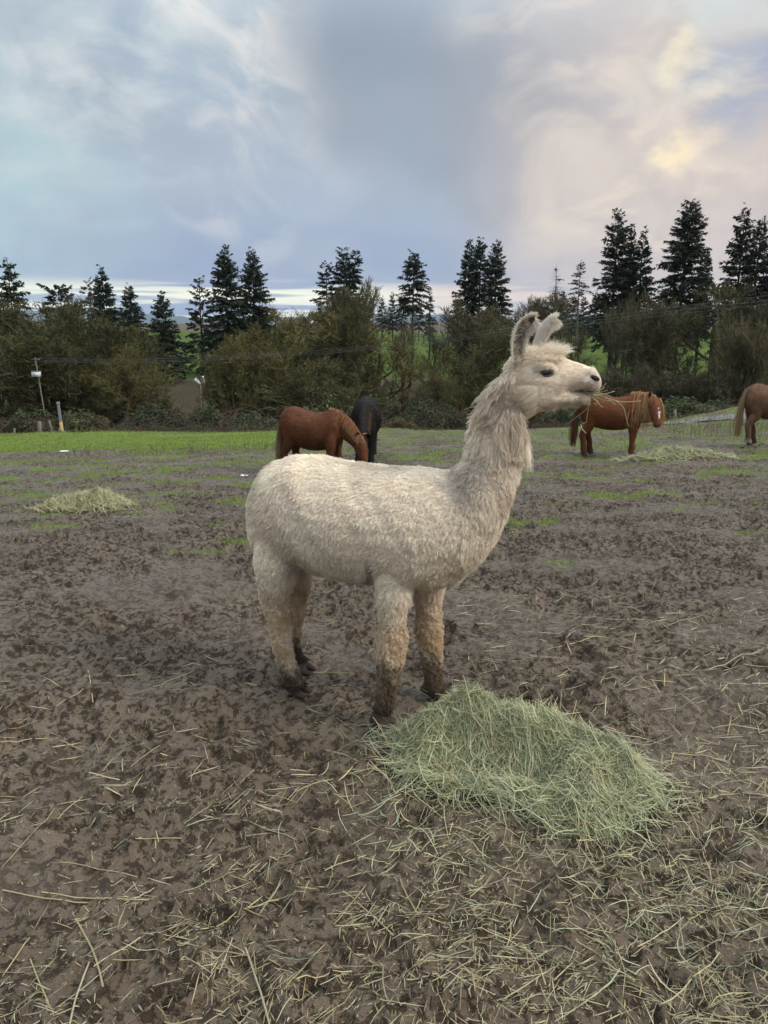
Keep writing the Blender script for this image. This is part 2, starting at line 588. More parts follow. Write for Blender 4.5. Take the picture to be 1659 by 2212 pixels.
# ------------------------------------------------------------------ materials
def simple(name, col, rough=0.7, spec=0.3, nscale=0, ncol=None, bump=0.0, metal=0.0, stretch=None):
    m = bpy.data.materials.new(name)
    m.use_nodes = True
    nt = m.node_tree
    b = nt.nodes['Principled BSDF']
    b.inputs['Roughness'].default_value = rough
    b.inputs['Specular IOR Level'].default_value = spec
    b.inputs['Metallic'].default_value = metal
    b.inputs['Base Color'].default_value = (*col, 1)
    if nscale:
        v = nd(nt, 'TexCoord').outputs['Object']
        if stretch:
            v = nd(nt, 'VectorMath', {0: v, 1: stretch}, operation='MULTIPLY').outputs[0]
        n = noise(nt, v, nscale, 5, 0.6, 0.3)
        nt.links.new(mix(nt, sstep(nt, n, 0.3, 0.7), col, ncol or tuple(0.6 * k for k in col)), b.inputs['Base Color'])
        if bump:
            bp = nd(nt, 'Bump', {'Height': n, 'Strength': bump, 'Distance': 0.02})
            nt.links.new(bp.outputs[0], b.inputs['Normal'])
    return m


def attr_mat(name, rough=0.8, spec=0.15, trans=0.0, vary=False, vlo=(.66, .68, .62), vhi=(1.20, 1.12, .88)):
    """colour from the mesh's own col attribute; thin leaves and blades pass a little light"""
    m = bpy.data.materials.new(name)
    m.use_nodes = True
    nt = m.node_tree
    b = nt.nodes['Principled BSDF']
    at_ = nd(nt, 'Attribute', attribute_name='col').outputs['Color']
    if vary:
        rn = nd(nt, 'ObjectInfo').outputs['Random']
        at_ = mix(nt, 1.0, at_, mix(nt, rn, vlo, vhi), 'MULTIPLY')
    nt.links.new(at_, b.inputs['Base Color'])
    b.inputs['Roughness'].default_value = rough
    b.inputs['Specular IOR Level'].default_value = spec
    if trans:
        tr = nd(nt, 'BsdfTranslucent', {'Color': at_})
        mx = nd(nt, 'MixShader', {0: trans, 1: b.outputs[0], 2: tr.outputs[0]})
        nt.links.new(mx.outputs[0], nt.nodes['Material Output'].inputs[0])
    return m


M_NEEDLE = attr_mat('needles', 0.75, 0.12, 0.10, True, (.62, .64, .60), (.92, .90, .82))
M_BLADE = attr_mat('straw_and_hay', 0.55, 0.25, 0.25)
M_LEAF = attr_mat('foliage', 0.75, 0.12, 0.12, True)
M_WOOL = attr_mat('wool', 0.85, 0.10, 0.30)
M_HAIR = attr_mat('horse_hair', 0.5, 0.25)
M_SKIN = attr_mat('coat', 0.7, 0.18)
M_BARK = simple('bark', (0.060, 0.050, 0.036), 0.9, 0.1, 3.0, (0.085, 0.085, 0.040), 0.5, stretch=(1, 1, .25))
M_BARKD = simple('fir_bark', (0.050, 0.040, 0.032), 0.9, 0.1, 3.0, (0.085, 0.068, 0.052), 0.5, stretch=(1, 1, .25))
M_BARKP = simple('pale_bark', (0.120, 0.100, 0.075), 0.9, 0.1, 2.0, (0.07, 0.06, 0.045), 0.5, stretch=(1, 1, .25))


# ------------------------------------------------------------------ bodies: lofted sections fused into one skin
def catmull(A, n):
    A = np.asarray(A, float)
    P = np.concatenate([[2 * A[0] - A[1]], A, [2 * A[-1] - A[-2]]])
    out = []
    for i in range(len(A) - 1):
        p0, p1, p2, p3 = P[i:i + 4]
        for t in np.linspace(0, 1, n, endpoint=False):
            out.append(0.5 * ((2 * p1) + (-p0 + p2) * t + (2 * p0 - 5 * p1 + 4 * p2 - p3) * t * t + (-p0 + 3 * p1 - 3 * p2 + p3) * t ** 3))
    out.append(A[-1])
    return np.array(out)


class Body:
    def __init__(s):
        s.mb = MB()

    def sections(s, secs, sides=20, n=4):
        """secs: (centre, U, V) half axes"""
        flat = np.array([np.concatenate(q) for q in secs])
        f = catmull(flat, n)
        C, U, V = f[:, :3], f[:, 3:6], f[:, 6:9]
        K = len(C)
        a = np.arange(sides) * 2 * math.pi / sides
        ring = C[:, None] + np.cos(a)[None, :, None] * U[:, None] + np.sin(a)[None, :, None] * V[:, None]
        k = np.arange(K - 1)[:, None] * sides
        j = np.arange(sides)[None]
        j2 = (j + 1) % sides
        F = np.stack([k + j, k + j2, k + sides + j2, k + sides + j], -1).reshape(-1, 4)
        base = s.mb.n
        s.mb.add(ring, F)
        for e in (0, K - 1):
            c = s.mb.n
            s.mb.v.append(C[e][None])
            s.mb.n += 1
            jj = np.arange(sides)
            s.mb.q.append(np.stack([np.full(sides, c), base + e * sides + jj, base + e * sides + (jj + 1) % sides, np.full(sides, c)], -1))

    def limb(s, pts, lat, sides=14, n=4):
        """pts: (pos3, r_side, r_fore)"""
        P = np.array([p[0] for p in pts], float)
        T = unit(np.gradient(P, axis=0))
        lat = np.asarray(lat, float)
        secs = []
        for p, t, q in zip(P, T, pts):
            rs = q[1]
            rf = q[2] if len(q) > 2 else rs
            u = unit(lat - t * (lat @ t))
            v = np.cross(t, u)
            secs.append((p, u * rs, v * rf))
        s.sections(secs, sides, n)

    def fuse(s, name, voxel, smooth=6):
        me = s.mb.mesh(name + '_raw')
        bm = bmesh.new()
        bm.from_mesh(me)
        bmesh.ops.recalc_face_normals(bm, faces=bm.faces)
        bm.to_mesh(me)
        bm.free()
        o = bpy.data.objects.new(name + '_raw', me)
        COL.objects.link(o)
        r = o.modifiers.new('r', 'REMESH')
        r.mode = 'VOXEL'
        r.voxel_size = voxel
        m = o.modifiers.new('s', 'SMOOTH')
        m.iterations = smooth
        m.factor = 0.5
        dg = bpy.context.evaluated_depsgraph_get()
        out = bpy.data.meshes.new_from_object(o.evaluated_get(dg))
        out.name = name
        bpy.data.objects.remove(o)
        bpy.data.meshes.remove(me)
        return out


def mesh_np(me):
    V = np.empty(len(me.vertices) * 3, np.float32)
    me.vertices.foreach_get('co', V)
    Nn = np.empty(len(me.vertices) * 3, np.float32)
    me.vertices.foreach_get('normal', Nn)
    me.calc_loop_triangles()
    T = np.empty(len(me.loop_triangles) * 3, np.int32)
    me.loop_triangles.foreach_get('vertices', T)
    return V.reshape(-1, 3).astype(float), Nn.reshape(-1, 3).astype(float), T.reshape(-1, 3)


def sample_surface(V, Nn, T, n, rng, weight=None):
    a = V[T]
    area = 0.5 * np.linalg.norm(np.cross(a[:, 1] - a[:, 0], a[:, 2] - a[:, 0]), axis=1)
    if weight is not None:
        area = area * weight[T].mean(1)
    idx = rng.choice(len(T), n, p=area / area.sum())
    r1, r2 = np.sqrt(rng.random(n)), rng.random(n)
    w = np.stack([1 - r1, r1 * (1 - r2), r1 * r2], 1)
    P = (V[T[idx]] * w[:, :, None]).sum(1)
    N = unit((Nn[T[idx]] * w[:, :, None]).sum(1))
    return P, N


# ------------------------------------------------------------------ the alpaca
YAW = R(25)
AA = np.array([math.cos(YAW), -math.sin(YAW), 0.])      # the way it faces
AB = np.array([math.sin(YAW), math.cos(YAW), 0.])       # across, away from the viewer
AO = np.array([0.09, 2.80, 0.])
CAM = np.array([0, 0, CAMH])
UPV = np.array([0, 0, 1.])


def on_plane(x, y, o, nrm, off=0.0):
    d = ray(x, y)
    return CAM + d * (((o - CAM) @ nrm + off) / (d @ nrm))


def ap(x, y, off=0.0):
    return on_plane(x, y, AO, AB, off)


HY = R(9)
HA = np.array([math.cos(HY), -math.sin(HY), 0.])
HB = np.array([math.sin(HY), math.cos(HY), 0.])
HO = ap(1105, 825)


def hp(x, y, off=0.0):
    return on_plane(x, y, HO, HB, off)


def build_alpaca():
    rng = np.random.default_rng(3)
    B = Body()
    SH = 0.012
    tors = [((556, 1075), (556, 1135), .03), ((564, 1036), (562, 1165), .09), ((582, 1004), (576, 1200), .15),
            ((622, 984), (614, 1218), .20), ((675, 979), (670, 1226), .23), ((740, 993), (735, 1246), .25),
            ((820, 1003), (812, 1256), .255), ((900, 1007), (885, 1264), .245), ((950, 1011), (945, 1270), .225),
            ((985, 1012), (996, 1252), .19), ((1004, 994), (1044, 1208), .158), ((1016, 968), (1080, 1150), .130),
            ((1022, 940), (1108, 1082), .103), ((1028, 905), (1126, 1010), .086), ((1048, 862), (1130, 940), .076),
            ((1075, 818), (1140, 890), .07), ((1100, 785), (1148, 850), .062)]
    secs = []
    for t, b, w in tors:
        T, Bo = ap(*t), ap(*b)
        v = (T - Bo) / 2
        L = np.linalg.norm(v)
        secs.append(((T + Bo) / 2, AB * max(.02, w - SH), v * max(.3, (L - SH) / L)))
    B.sections(secs, 24, 4)
    # brisket, shoulder, thigh and belly fullness
    def blob(px, off, ra, rb, rz):
        c = ap(px[0], px[1], off)
        ss_ = []
        for k in np.linspace(-1, 1, 7):
            q = math.sqrt(max(0.02, 1 - k * k))
            ss_.append((c + AA * ra * k, AB * rb * q, UPV * rz * q))
        B.sections(ss_, 16, 2)
    blob((880, 1172), -.12, .14, .10, .16)
    blob((900, 1172), .12, .14, .10, .16)
    blob((642, 1115), -.11, .13, .105, .20)
    blob((640, 1115), .10, .13, .105, .20)
    blob((950, 1195), 0, .13, .15, .11)

    def leg(px, off, foot_dir):
        pts = []
        for x, y, r, *o in px:
            oo = off if not o else o[0]
            rf = r
            k_ = .86 if y > 1290 else 1.0
            pts.append((ap(x, y, oo), r * 0.92 * k_, rf * k_))
        B.limb(pts, AB)
    leg([(865, 1150, .105, -.10), (857, 1225, .082, -.12), (852, 1285, .062, -.135), (848, 1335, .051), (847, 1380, .057), (844, 1415, .052), (838, 1465, .037), (832, 1512, .034), (826, 1546, .041), (824, 1562, .040)], -.14, 1)
    leg([(925, 1180, .09, .09), (924, 1260, .066), (926, 1315, .050), (928, 1358, .055), (931, 1395, .048), (934, 1440, .036), (937, 1478, .037), (938, 1492, .037)], .10, 1)
    leg([(630, 1110, .11, -.08), (616, 1165, .110, -.09), (604, 1200, .100, -.10), (600, 1228, .086), (594, 1262, .066), (594, 1302, .055), (603, 1350, .043), (612, 1395, .036), (619, 1430, .034), (628, 1458, .037), (634, 1476, .038)], -.11, 1)
    leg([(632, 1160, .11, .10), (640, 1215, .075), (640, 1270, .052), (635, 1320, .045), (632, 1365, .038), (634, 1400, .034), (641, 1425, .034), (645, 1437, .034)], .11, 1)
    feet = [((824, 1562), -.14), ((938, 1490), .10), ((636, 1478), -.11), ((648, 1438), .11)]
    FOOT = []
    for px, off in feet:
        c = ap(px[0], px[1], off)
        zg = gz(c[0], c[1])
        c = np.array([c[0], c[1], zg + .020])
        FOOT.append(c)
        B.limb([(c - AA * .04 + UPV * .03, .030, .03), (c + AA * .0 + UPV * .018, .038, .034), (c + AA * .03 + UPV * .005, .036, .024)], AB)
        for s_ in (-1, 1):
            q = c + AB * .021 * s_
            B.limb([(q + UPV * .012, .017, .022), (q + AA * .035 + AB * .004 * s_, .017, .019), (q + AA * .066 + AB * .007 * s_ - UPV * .008, .011, .010)], AB)
    # head
    hs = [((1092, 790), (1112, 872), .058), ((1115, 768), (1132, 888), .068), ((1145, 757), (1156, 893), .072),
          ((1178, 758), (1184, 880), .066), ((1208, 767), (1210, 860), .053), ((1236, 779), (1230, 846), .042),
          ((1262, 788), (1254, 840), .037), ((1283, 799), (1274, 840), .035), ((1294, 810), (1288, 843), .027), ((1298, 822), (1295, 838), .012)]
    secs = []
    for t, b, w in hs:
        T, Bo = hp(*t), hp(*b)
        secs.append(((T + Bo) / 2, HB * w, (T - Bo) / 2 * .97))
    B.sections(secs, 20, 4)
    js = [((1140, 842), (1140, 890), .05), ((1180, 842), (1180, 882), .044), ((1215, 843), (1214, 874), .035), ((1243, 849), (1243, 871), .028),
          ((1262, 851), (1262, 871), .025), ((1275, 855), (1274, 871), .018)]
    secs = []
    for t, b, w in js:
        T, Bo = hp(*t), hp(*b)
        secs.append(((T + Bo) / 2, HB * w, (T - Bo) / 2))
    B.sections(secs, 16, 3)
    # brow over the eye, nostril wing
    for s_ in (-1, 1):
        B.limb([(hp(1162, 792, s_ * .060), .012, .012), (hp(1180, 789, s_ * .060), .016, .015), (hp(1198, 796, s_ * .052), .010, .010)], UPV)
        B.limb([(hp(1160, 822, s_ * .062), .012, .012), (hp(1182, 822, s_ * .058), .014, .012), (hp(1205, 822, s_ * .048), .010, .010)], UPV)
        B.limb([(hp(1268, 803, s_ * .022), .010, .010), (hp(1281, 803, s_ * .023), .012, .011), (hp(1291, 814, s_ * .016), .009, .009)], UPV)
    me = B.fuse('alpaca', 0.0075, 5)
    V, Nn, T = mesh_np(me)

    # ---- colour of wool and skin: cream, tan legs, mud
    def n3(P, f, seed):
        return pnoise(P[:, 0] * f + P[:, 2] * f * .7, P[:, 1] * f - P[:, 2] * f * .6, seed)

    def colour(P):
        x, y = proj(P)
        z = P[:, 2]
        c = np.tile(np.array([0.91, 0.80, 0.665]), (len(P), 1))
        # grey-beige dirt over back and flank
        c = c * (1 + 0.07 * n3(P, 9, 1) + 0.06 * n3(P, 28, 2))[:, None]
        beige = np.array([0.66, 0.55, 0.425])
        k = ss(n3(P, 5, 4) + .5 * n3(P, 16, 5), -0.05, .75) * .7 * (z > .45)
        c = c + (beige - c) * k[:, None]
        # grubby patch at the base of the neck
        d = np.sqrt(((x - 1005) / 60) ** 2 + ((y - 1040) / 85) ** 2)
        k = np.clip(1 - d, 0, 1) * (.75 + .7 * n3(P, 22, 6))
        c = c + (np.array([0.38, 0.32, 0.27]) - c) * np.clip(k, 0, .75)[:, None]
        # neck wool a little browner
        k = ss(z, 1.02, 1.14) * (1 - ss(z, 1.22, 1.3)) * .45 * ss(n3(P, 20, 7), -.3, .5)
        c = c + (np.array([0.56, 0.46, 0.36]) - c) * k[:, None]
        # tan legs
        leg_ = ss(-z, -.54, -.34)
        c = c + (np.array([0.60, 0.43, 0.265]) - c) * (leg_ * np.clip(.75 + .35 * n3(P, 14, 8) + .3 * n3(P, 45, 18), 0, 1))[:, None]
        # mud
        mud = np.array([0.095, 0.070, 0.052])
        k = ss(-z + .07 * n3(P, 18, 9) + .04 * n3(P, 50, 19), -.20, -.07)
        c = c + (mud - c) * k[:, None]
        near_front = (x < 892) & (x > 780) & (z < .33)
        k = near_front * ss(-z + .035 * n3(P, 25, 10), -.26, -.22) * (.75 + .5 * n3(P, 30, 11))
        c = c + (np.array([0.17, 0.12, 0.08]) - c) * np.clip(k, 0, 1)[:, None]
        k = (x > 892) * ss(-z + .06 * n3(P, 25, 12), -.28, -.12) * .75
        c = c + (np.array([0.20, 0.14, 0.09]) - c) * k[:, None]
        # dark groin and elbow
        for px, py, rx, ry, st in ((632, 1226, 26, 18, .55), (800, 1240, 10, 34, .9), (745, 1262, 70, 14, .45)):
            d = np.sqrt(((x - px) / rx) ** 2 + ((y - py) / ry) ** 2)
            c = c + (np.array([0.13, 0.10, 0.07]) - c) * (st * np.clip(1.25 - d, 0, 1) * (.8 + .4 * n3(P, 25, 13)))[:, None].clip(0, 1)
        # bare grey-pink muzzle
        d = np.sqrt(((x - 1290) / 20) ** 2 + ((y - 826) / 22) ** 2)
        k = np.clip(1.1 - d, 0, 1) * .5 * (z > 1)
        c = c + (np.array([0.50, 0.42, 0.38]) - c) * k[:, None]
        # hay-stained chin
        d = np.sqrt(((x - 1262) / 16) ** 2 + ((y - 860) / 13) ** 2)
        k = np.clip(1.1 - d, 0, 1) * .55 * (z > 1)
        c = c + (np.array([0.36, 0.33, 0.22]) - c) * k[:, None]
        # dark corners of the eye
        d = np.sqrt(((x - 1179) / 24) ** 2 + ((y - 804) / 9) ** 2)
        k = np.clip(1.2 - d, 0, 1) * .75 * (z > 1)
        c = c + (np.array([0.16, 0.12, 0.10]) - c) * k[:, None]
        k = ss(-z, -.065, -.035)
        c = c + (np.array([0.055, 0.040, 0.030]) - c) * k[:, None]
        return np.clip(c, 0.02, 0.94)

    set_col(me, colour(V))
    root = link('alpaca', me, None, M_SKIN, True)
    tag(root, 'cream-white alpaca with muddy tan legs standing beside the hay, chewing', 'alpaca')

    # ---- wool
    x, y = proj(V)
    z = V[:, 2]
    hx = (V - HO) @ HA
    head = (hx > .015) & (y < 900) & (x > 1118)
    face = head & (x > 1160) & (y > 770)
    w = np.ones(len(V))
    w[head] = 2.0
    w[z < .30] = 1.5
    w[(x > 1115) & (x < 1180) & (y > 875) & (y < 960) & ~head] = 2.2
    w[z < .035] = 0.0
    eye_hole = (np.abs(x - 1179) < 15) & (np.abs(y - 804) < 7) & (z > 1)
    w[eye_hole] = 0
    w[(np.abs(x - 1281) < 12) & (np.abs(y - 815) < 7) & (z > 1)] = 0
    NH = 190000
    P, N = sample_surface(V, Nn, T, NH, rng, w)
    x, y = proj(P)
    z = P[:, 2]
    hx = (P - HO) @ HA
    head = (hx > .015) & (y < 898) & (x > 1118) & (z > 1.1)
    neck = (z > .98) & ~head & (x > 980)
    leg = z < .44
    near_side = ((P - AO) @ AB) < 0
    # length and lie of the wool
    L = np.full(NH, .0165)
    flow = np.tile(-AA * .5 - UPV * .85, (NH, 1))
    lift = np.full(NH, .42)
    L[z < .60] = .021
    flow[neck] = -UPV - AA * .25
    L[neck] = .024
    lf = ss(-z, -.56, -.36) * ~head
    flow = flow * (1 - lf)[:, None] + (-UPV)[None] * lf[:, None]
    L = L * (1 - lf) + (.018 - .006 * ss(-z, -.2, -.05)) * lf
    lift = lift * (1 - lf) + .52 * lf
    mane = neck & (N @ AA < -.25)
    L[mane] = .026 + .018 * rng.random(mane.sum())
    lift[mane] = .45
    flow[mane] = -UPV - AA * .55
    hm = mane & (z > 1.15)
    L[hm] += .008
    L[neck & (y < 800)] = .016
    # bib hanging below the jaw
    bib = neck & (N @ AA > .05) & (y < 960) & (y > 870)
    L[bib] = .046 + .026 * rng.random(bib.sum())
    lift[bib] = .42
    flow[bib] = -UPV + AA * .25
    breast = ~neck & ~leg & ~head & (x > 1000)
    L[breast] = .022
    flow[breast] = -UPV * 1.0 - AA * .1
    # head
    L[head] = .011 + .014 * ss(1190 - x[head], 0, 60)
    flow[head] = -HA * .9 - UPV * .45
    lift[head] = .25
    cheek = head & (x < 1165) & (y > 830)
    L[cheek] = .030
    lift[cheek] = .4
    jaw = head & (y > 868) & (x > 1190) & (x < 1262)
    L[jaw] = .018 + .014 * rng.random(jaw.sum())
    flow[jaw] = -UPV - HA * .3
    topk = head & (y < 782) & (x < 1212)
    L[topk] = .016 + .018 * rng.random(topk.sum())
    flow[topk] = HA * .2 + UPV * .1 - HB * .5
    lift[topk] = .6
    fore = head & (y < 772) & (x > 1168) & (x < 1218)
    L[fore] = .024 + .032 * rng.random(fore.sum())
    flow[fore] = HA * .75 + UPV * .35
    lift[fore] = .7
    L[neck & (z < 1.16) & ~mane & ~bib] = .018
    q_ = n3(P, 11, 40) + .6 * n3(P, 30, 41)
    L *= np.where(head, 1, np.clip(1 + .34 * q_, .5, 1.6))
    lift = np.clip(lift + np.where(head, 0, .16 * n3(P, 14, 42)), .15, .85)
    sw = np.cross(N, flow) * np.where(head, 0, .55 * n3(P, 8, 43))[:, None]
    flow = flow + sw
    L *= .7 + .6 * rng.random(NH)
    f = flow + rng.normal(0, 1, (NH, 3)) * np.where(topk | fore, .5, .18)[:, None]
    f = unit(f - N * (f * N).sum(1, keepdims=True))
    K = 6
    t = np.linspace(0, 1, K)
    # locks: hairs gather towards the tip of their lock
    NC = 36000
    cw_ = np.where(neck, .8, 1.0) * np.where(leg, .75, 1.0) * np.where(mane | bib, .75, 1.0) * np.where(head, .7, 1.)
    ci = rng.choice(NH, NC, replace=False, p=cw_ / cw_.sum())
    kd = kdtree.KDTree(NC)
    for i, j in enumerate(ci):
        kd.insert(P[j], i)
    kd.balance()
    own = np.array([kd.find(p)[1] for p in P])
    cj = ci[own]
    ph = rng.random(NC)[own] * 6.28
    cl_len = (.8 + .45 * rng.random(NC))[own]
    L = L * cl_len
    body_ = ~head
    D = unit(f * (1 - lift)[:, None] + N * lift[:, None])
    # bend over: starts along lift direction, ends along the flow
    curve = P[:, None] + L[:, None, None] * (D[:, None] * t[None, :, None] + (f - N * .35)[:, None] * (0.42 * t ** 2)[None, :, None])
    cc = curve[cj]
    pull = np.where(head & ~topk & ~fore, .25, .58)
    pull = np.where(leg, .74, pull)
    off = (P - P[cj])
    tgt = cc + off[:, None] * 0.25
    k = (pull[:, None] * t[None] ** 1.2)[:, :, None]
    curve = curve * (1 - k) + tgt * k
    sd = unit(np.cross(N, f))
    amp = np.where(head & ~topk, .0008, .0032) * np.where(neck, 1.6, 1) * np.where(leg, 2.0, 1.0) * np.where(mane | bib, 1.5, 1)
    wave = np.sin(ph[:, None] + t[None] * (8.0 + 3.0 * rng.random(NH)[:, None])) * t[None] * amp[:, None]
    wave2 = np.cos(ph[:, None] * 1.7 + t[None] * 6.5) * t[None] * amp[:, None] * .6
    curve = curve + sd[:, None] * wave[:, :, None] + N[:, None] * wave2[:, :, None]
    rad = (.00075 + .0003 * rng.random(NH))[:, None] * (1 - .65 * t[None] ** 1.5)
    rad = np.where(head[:, None], rad * .6, rad)
    cw = colour(P) * (.88 + .20 * rng.random((NC, 1))[own]) * (.94 + .12 * rng.random((NH, 1)))
    hair('fleece', curve, rad, np.clip(cw, .02, .95), M_WOOL, root)

    # ---- ears
    def ear(pts, widths, open_dir, inner, outer, label):
        C = catmull(np.array([hp(px, py, o) for px, py, o in pts]), 6)
        n = len(C)
        wv = np.interp(np.linspace(0, 1, n), np.linspace(0, 1, len(widths)), widths)
        Tt = unit(np.gradient(C, axis=0))
        Od = unit(open_dir - Tt * (Tt @ open_dir)[:, None])
        Sd = np.cross(Tt, Od)
        tt = np.linspace(-1, 1, 13)
        aa = tt * R(105)
        ring = C[:, None] + wv[:, None, None] * (np.sin(aa)[None, :, None] * Sd[:, None] - (np.cos(aa) * .75)[None, :, None] * Od[:, None])
        m_ = len(tt)
        k = np.arange(n - 1)[:, None] * m_ + np.arange(m_ - 1)[None]
        F = np.stack([k, k + 1, k + 1 + m_, k + m_], -1).reshape(-1, 4)
        inn = ring + Od[:, None] * .004 * np.minimum(1, wv / .01)[:, None, None]
        Vv = np.concatenate([ring.reshape(-1, 3), inn.reshape(-1, 3)])
        q = n * m_
        F2 = F[:, ::-1] + q
        rim = []
        bd = [i * m_ for i in range(n)] + [(n - 1) * m_ + j for j in range(1, m_)] + [i * m_ + m_ - 1 for i in range(n - 2, -1, -1)]
        for a_, b_ in zip(bd[:-1], bd[1:]):
            rim.append((a_, b_, b_ + q, a_ + q))
        co = np.tile(np.array(outer), (q, 1))
        edge = np.abs(np.tile(tt, n)) ** 3
        cin = np.array(inner) + (np.array([.62, .55, .47]) - np.array(inner)) * edge[:, None]
        o = link('ear', np_mesh('ear', Vv, np.concatenate([F, F2, np.array(rim)]), np.concatenate([co, cin])), root, M_SKIN, True)
        o['label'] = label
        # fringe along the rim, short down outside, long hairs inside
        Ps, Ns, Ls, Fs = [], [], [], []
        for e in (0, m_ - 1):
            i = rng.integers(int(n * .12), n, 900)
            Ps.append(ring[i, e] + (ring[np.minimum(i + 1, n - 1), e] - ring[i, e]) * rng.random((900, 1)))
            out = unit(ring[i, e] - C[i])
            Ns.append(out * .8 + Od[i] * .5)
            fr = i / n
            Ls.append(.007 + .011 * ss(fr, .35, .95) + (.008 * rng.random(900)))
            Fs.append(Tt[i] * .5)
        i = rng.integers(0, n, 2600)
        j = rng.integers(0, m_, 2600)
        Ps.append(ring[i, j])
        Ns.append(unit(ring[i, j] - C[i]) * .5)
        Ls.append(.005 + .008 * rng.random(2600) * (i / n))
        Fs.append(Tt[i])
        i = rng.integers(int(n * .05), int(n * .75), 260)
        j = rng.integers(2, m_ - 2, 260)
        Ps.append(inn[i, j])
        Ns.append(Od[i] * .5 + Sd[i] * rng.normal(0, .5, (260, 1)))
        Ls.append(.016 + .018 * rng.random(260))
        Fs.append(Tt[i] * .7)
        Ps, Ns, Ls, Fs = np.concatenate(Ps), np.concatenate(Ns), np.concatenate(Ls), np.concatenate(Fs)
        nn = len(Ps)
        t5 = np.linspace(0, 1, 5)
        dr = unit(Ns + Fs + rng.normal(0, .22, (nn, 3)))
        cv = Ps[:, None] + Ls[:, None, None] * (dr[:, None] * t5[None, :, None] + (np.array([0, 0, -.25]) + rng.normal(0, .12, (nn, 3)))[:, None] * (t5 ** 2)[None, :, None])
        rd = np.tile(.0007 * (1 - .7 * t5), (nn, 1))
        hc = np.tile(np.array([.80, .73, .63]), (nn, 1)) * (.9 + .15 * rng.random((nn, 1)))
        h_ = hair('ear_hair', cv, rd, hc, M_WOOL, o)
        return o
    ear([(1118, 796, -.050), (1117, 765, -.056), (1119, 735, -.060), (1127, 710, -.062), (1142, 694, -.060), (1156, 688, -.056)],
        [.014, .020, .024, .023, .018, .004], np.array([.45, -.85, .05]), (.11, .08, .07), (.62, .55, .49), 'near ear, dark inside')
    ear([(1152, 772, .030), (1160, 745, .034), (1170, 722, .036), (1180, 704, .036), (1192, 692, .034), (1200, 688, .03)],
        [.012, .017, .020, .019, .015, .004], np.array([.85, .35, .1]), (.25, .19, .17), (.42, .37, .34), 'far ear, grey outside')

    # ---- eyes
    m_eye = simple('eye', (0.012, 0.008, 0.006), 0.08, 0.6)
    m_lid = simple('eyelid', (0.10, 0.075, 0.062), 0.6, 0.2, 60, (.16, .12, .10))
    m_dark = simple('nostril_dark', (0.018, 0.012, 0.012), 0.6, 0.3)
    def ellipsoid(name, c, ax, mat, par, seg=16):
        bm = bmesh.new()
        bmesh.ops.create_uvsphere(bm, u_segments=seg, v_segments=10, radius=1)
        M = Matrix((ax[0], ax[1], ax[2])).transposed().to_4x4()
        bm.transform(Matrix.Translation(Vector(c)) @ M)
        me_ = bpy.data.meshes.new(name)
        bm.to_mesh(me_)
        bm.free()
        return link(name, me_, par, mat, True)
    tilt = R(8)
    ea = HA * math.cos(tilt) + UPV * math.sin(tilt)
    eu = UPV * math.cos(tilt) - HA * math.sin(tilt)

    def surf(px, py, s_):
        # skin point on the wanted side of the head under a picture point
        c = hp(px, py)
        d = np.linalg.norm((V - c) - HB * ((V - c) @ HB)[:, None], axis=1)
        side = ((V - c) @ HB) * s_
        k_ = (d < .008) & (side > 0)
        return c + HB * s_ * (side[k_].max() if k_.any() else .05)
    for s_ in (-1, 1):
        c = surf(1179, 804, s_)
        e = ellipsoid('eye', c - HB * s_ * .007, (ea * .0215, HB * .0125, eu * .0105), m_eye, root)
        lm = MB()
        for q in range(2):
            pts = []
            for a_ in np.linspace(0, math.pi, 9):
                sgn = 1 if q == 0 else -1
                pts.append(c - HB * s_ * (.003 + .004 * abs(math.cos(a_)) ** 2 - .008 * math.sin(a_) * .6) + ea * .0245 * math.cos(a_) + eu * (.0098 if q == 0 else .0088) * sgn * math.sin(a_))
            lm.tube(pts, np.array([.0015, .003, .0038, .004, .004, .004, .0038, .003, .0015]) * (1.15 if q == 0 else .8), 6)
        lm.build('eyelid', m_lid, e)
        # lashes
        nn = 60
        u_ = rng.uniform(-.9, .8, nn)
        p0 = c + HB * s_ * .003 + ea * (.022 * u_)[:, None] + eu * (.0095 * np.sqrt(1 - u_ ** 2))[:, None]
        dv = unit(HB * s_ * .8 + ea * (u_ * .3)[:, None] - eu * .45 + rng.normal(0, .15, (nn, 3)))
        t4 = np.linspace(0, 1, 4)
        hair('eyelash', p0[:, None] + dv[:, None] * (.013 * t4)[None, :, None], np.tile(.0005 * (1 - .6 * t4), (nn, 1)), np.tile([.08, .06, .05], (nn, 1)), M_HAIR, e)
        c = surf(1282, 815, s_)
        na = HA * .93 - UPV * .36
        nu = UPV * .93 + HA * .36
        ellipsoid('nostril', c - HB * s_ * .0035, (na * .0185, HB * .008, nu * .0085), m_dark, root)
    # closed line of the lips, split upper lip
    mm = MB()
    pts = [hp(px, py, 0) for px, py in ((1238, 842), (1252, 846), (1268, 847), (1282, 847), (1292, 845))]
    for s_ in (-1, 1):
        mm.tube([p + HB * s_ * w_ for p, w_ in zip(pts, (.036, .034, .031, .027, .015))], .0019, 6)
    mm.build('mouth_line', simple('lip_dark', (.05, .036, .033), .5, .3), root)
    return root


ALPACA = build_alpaca()


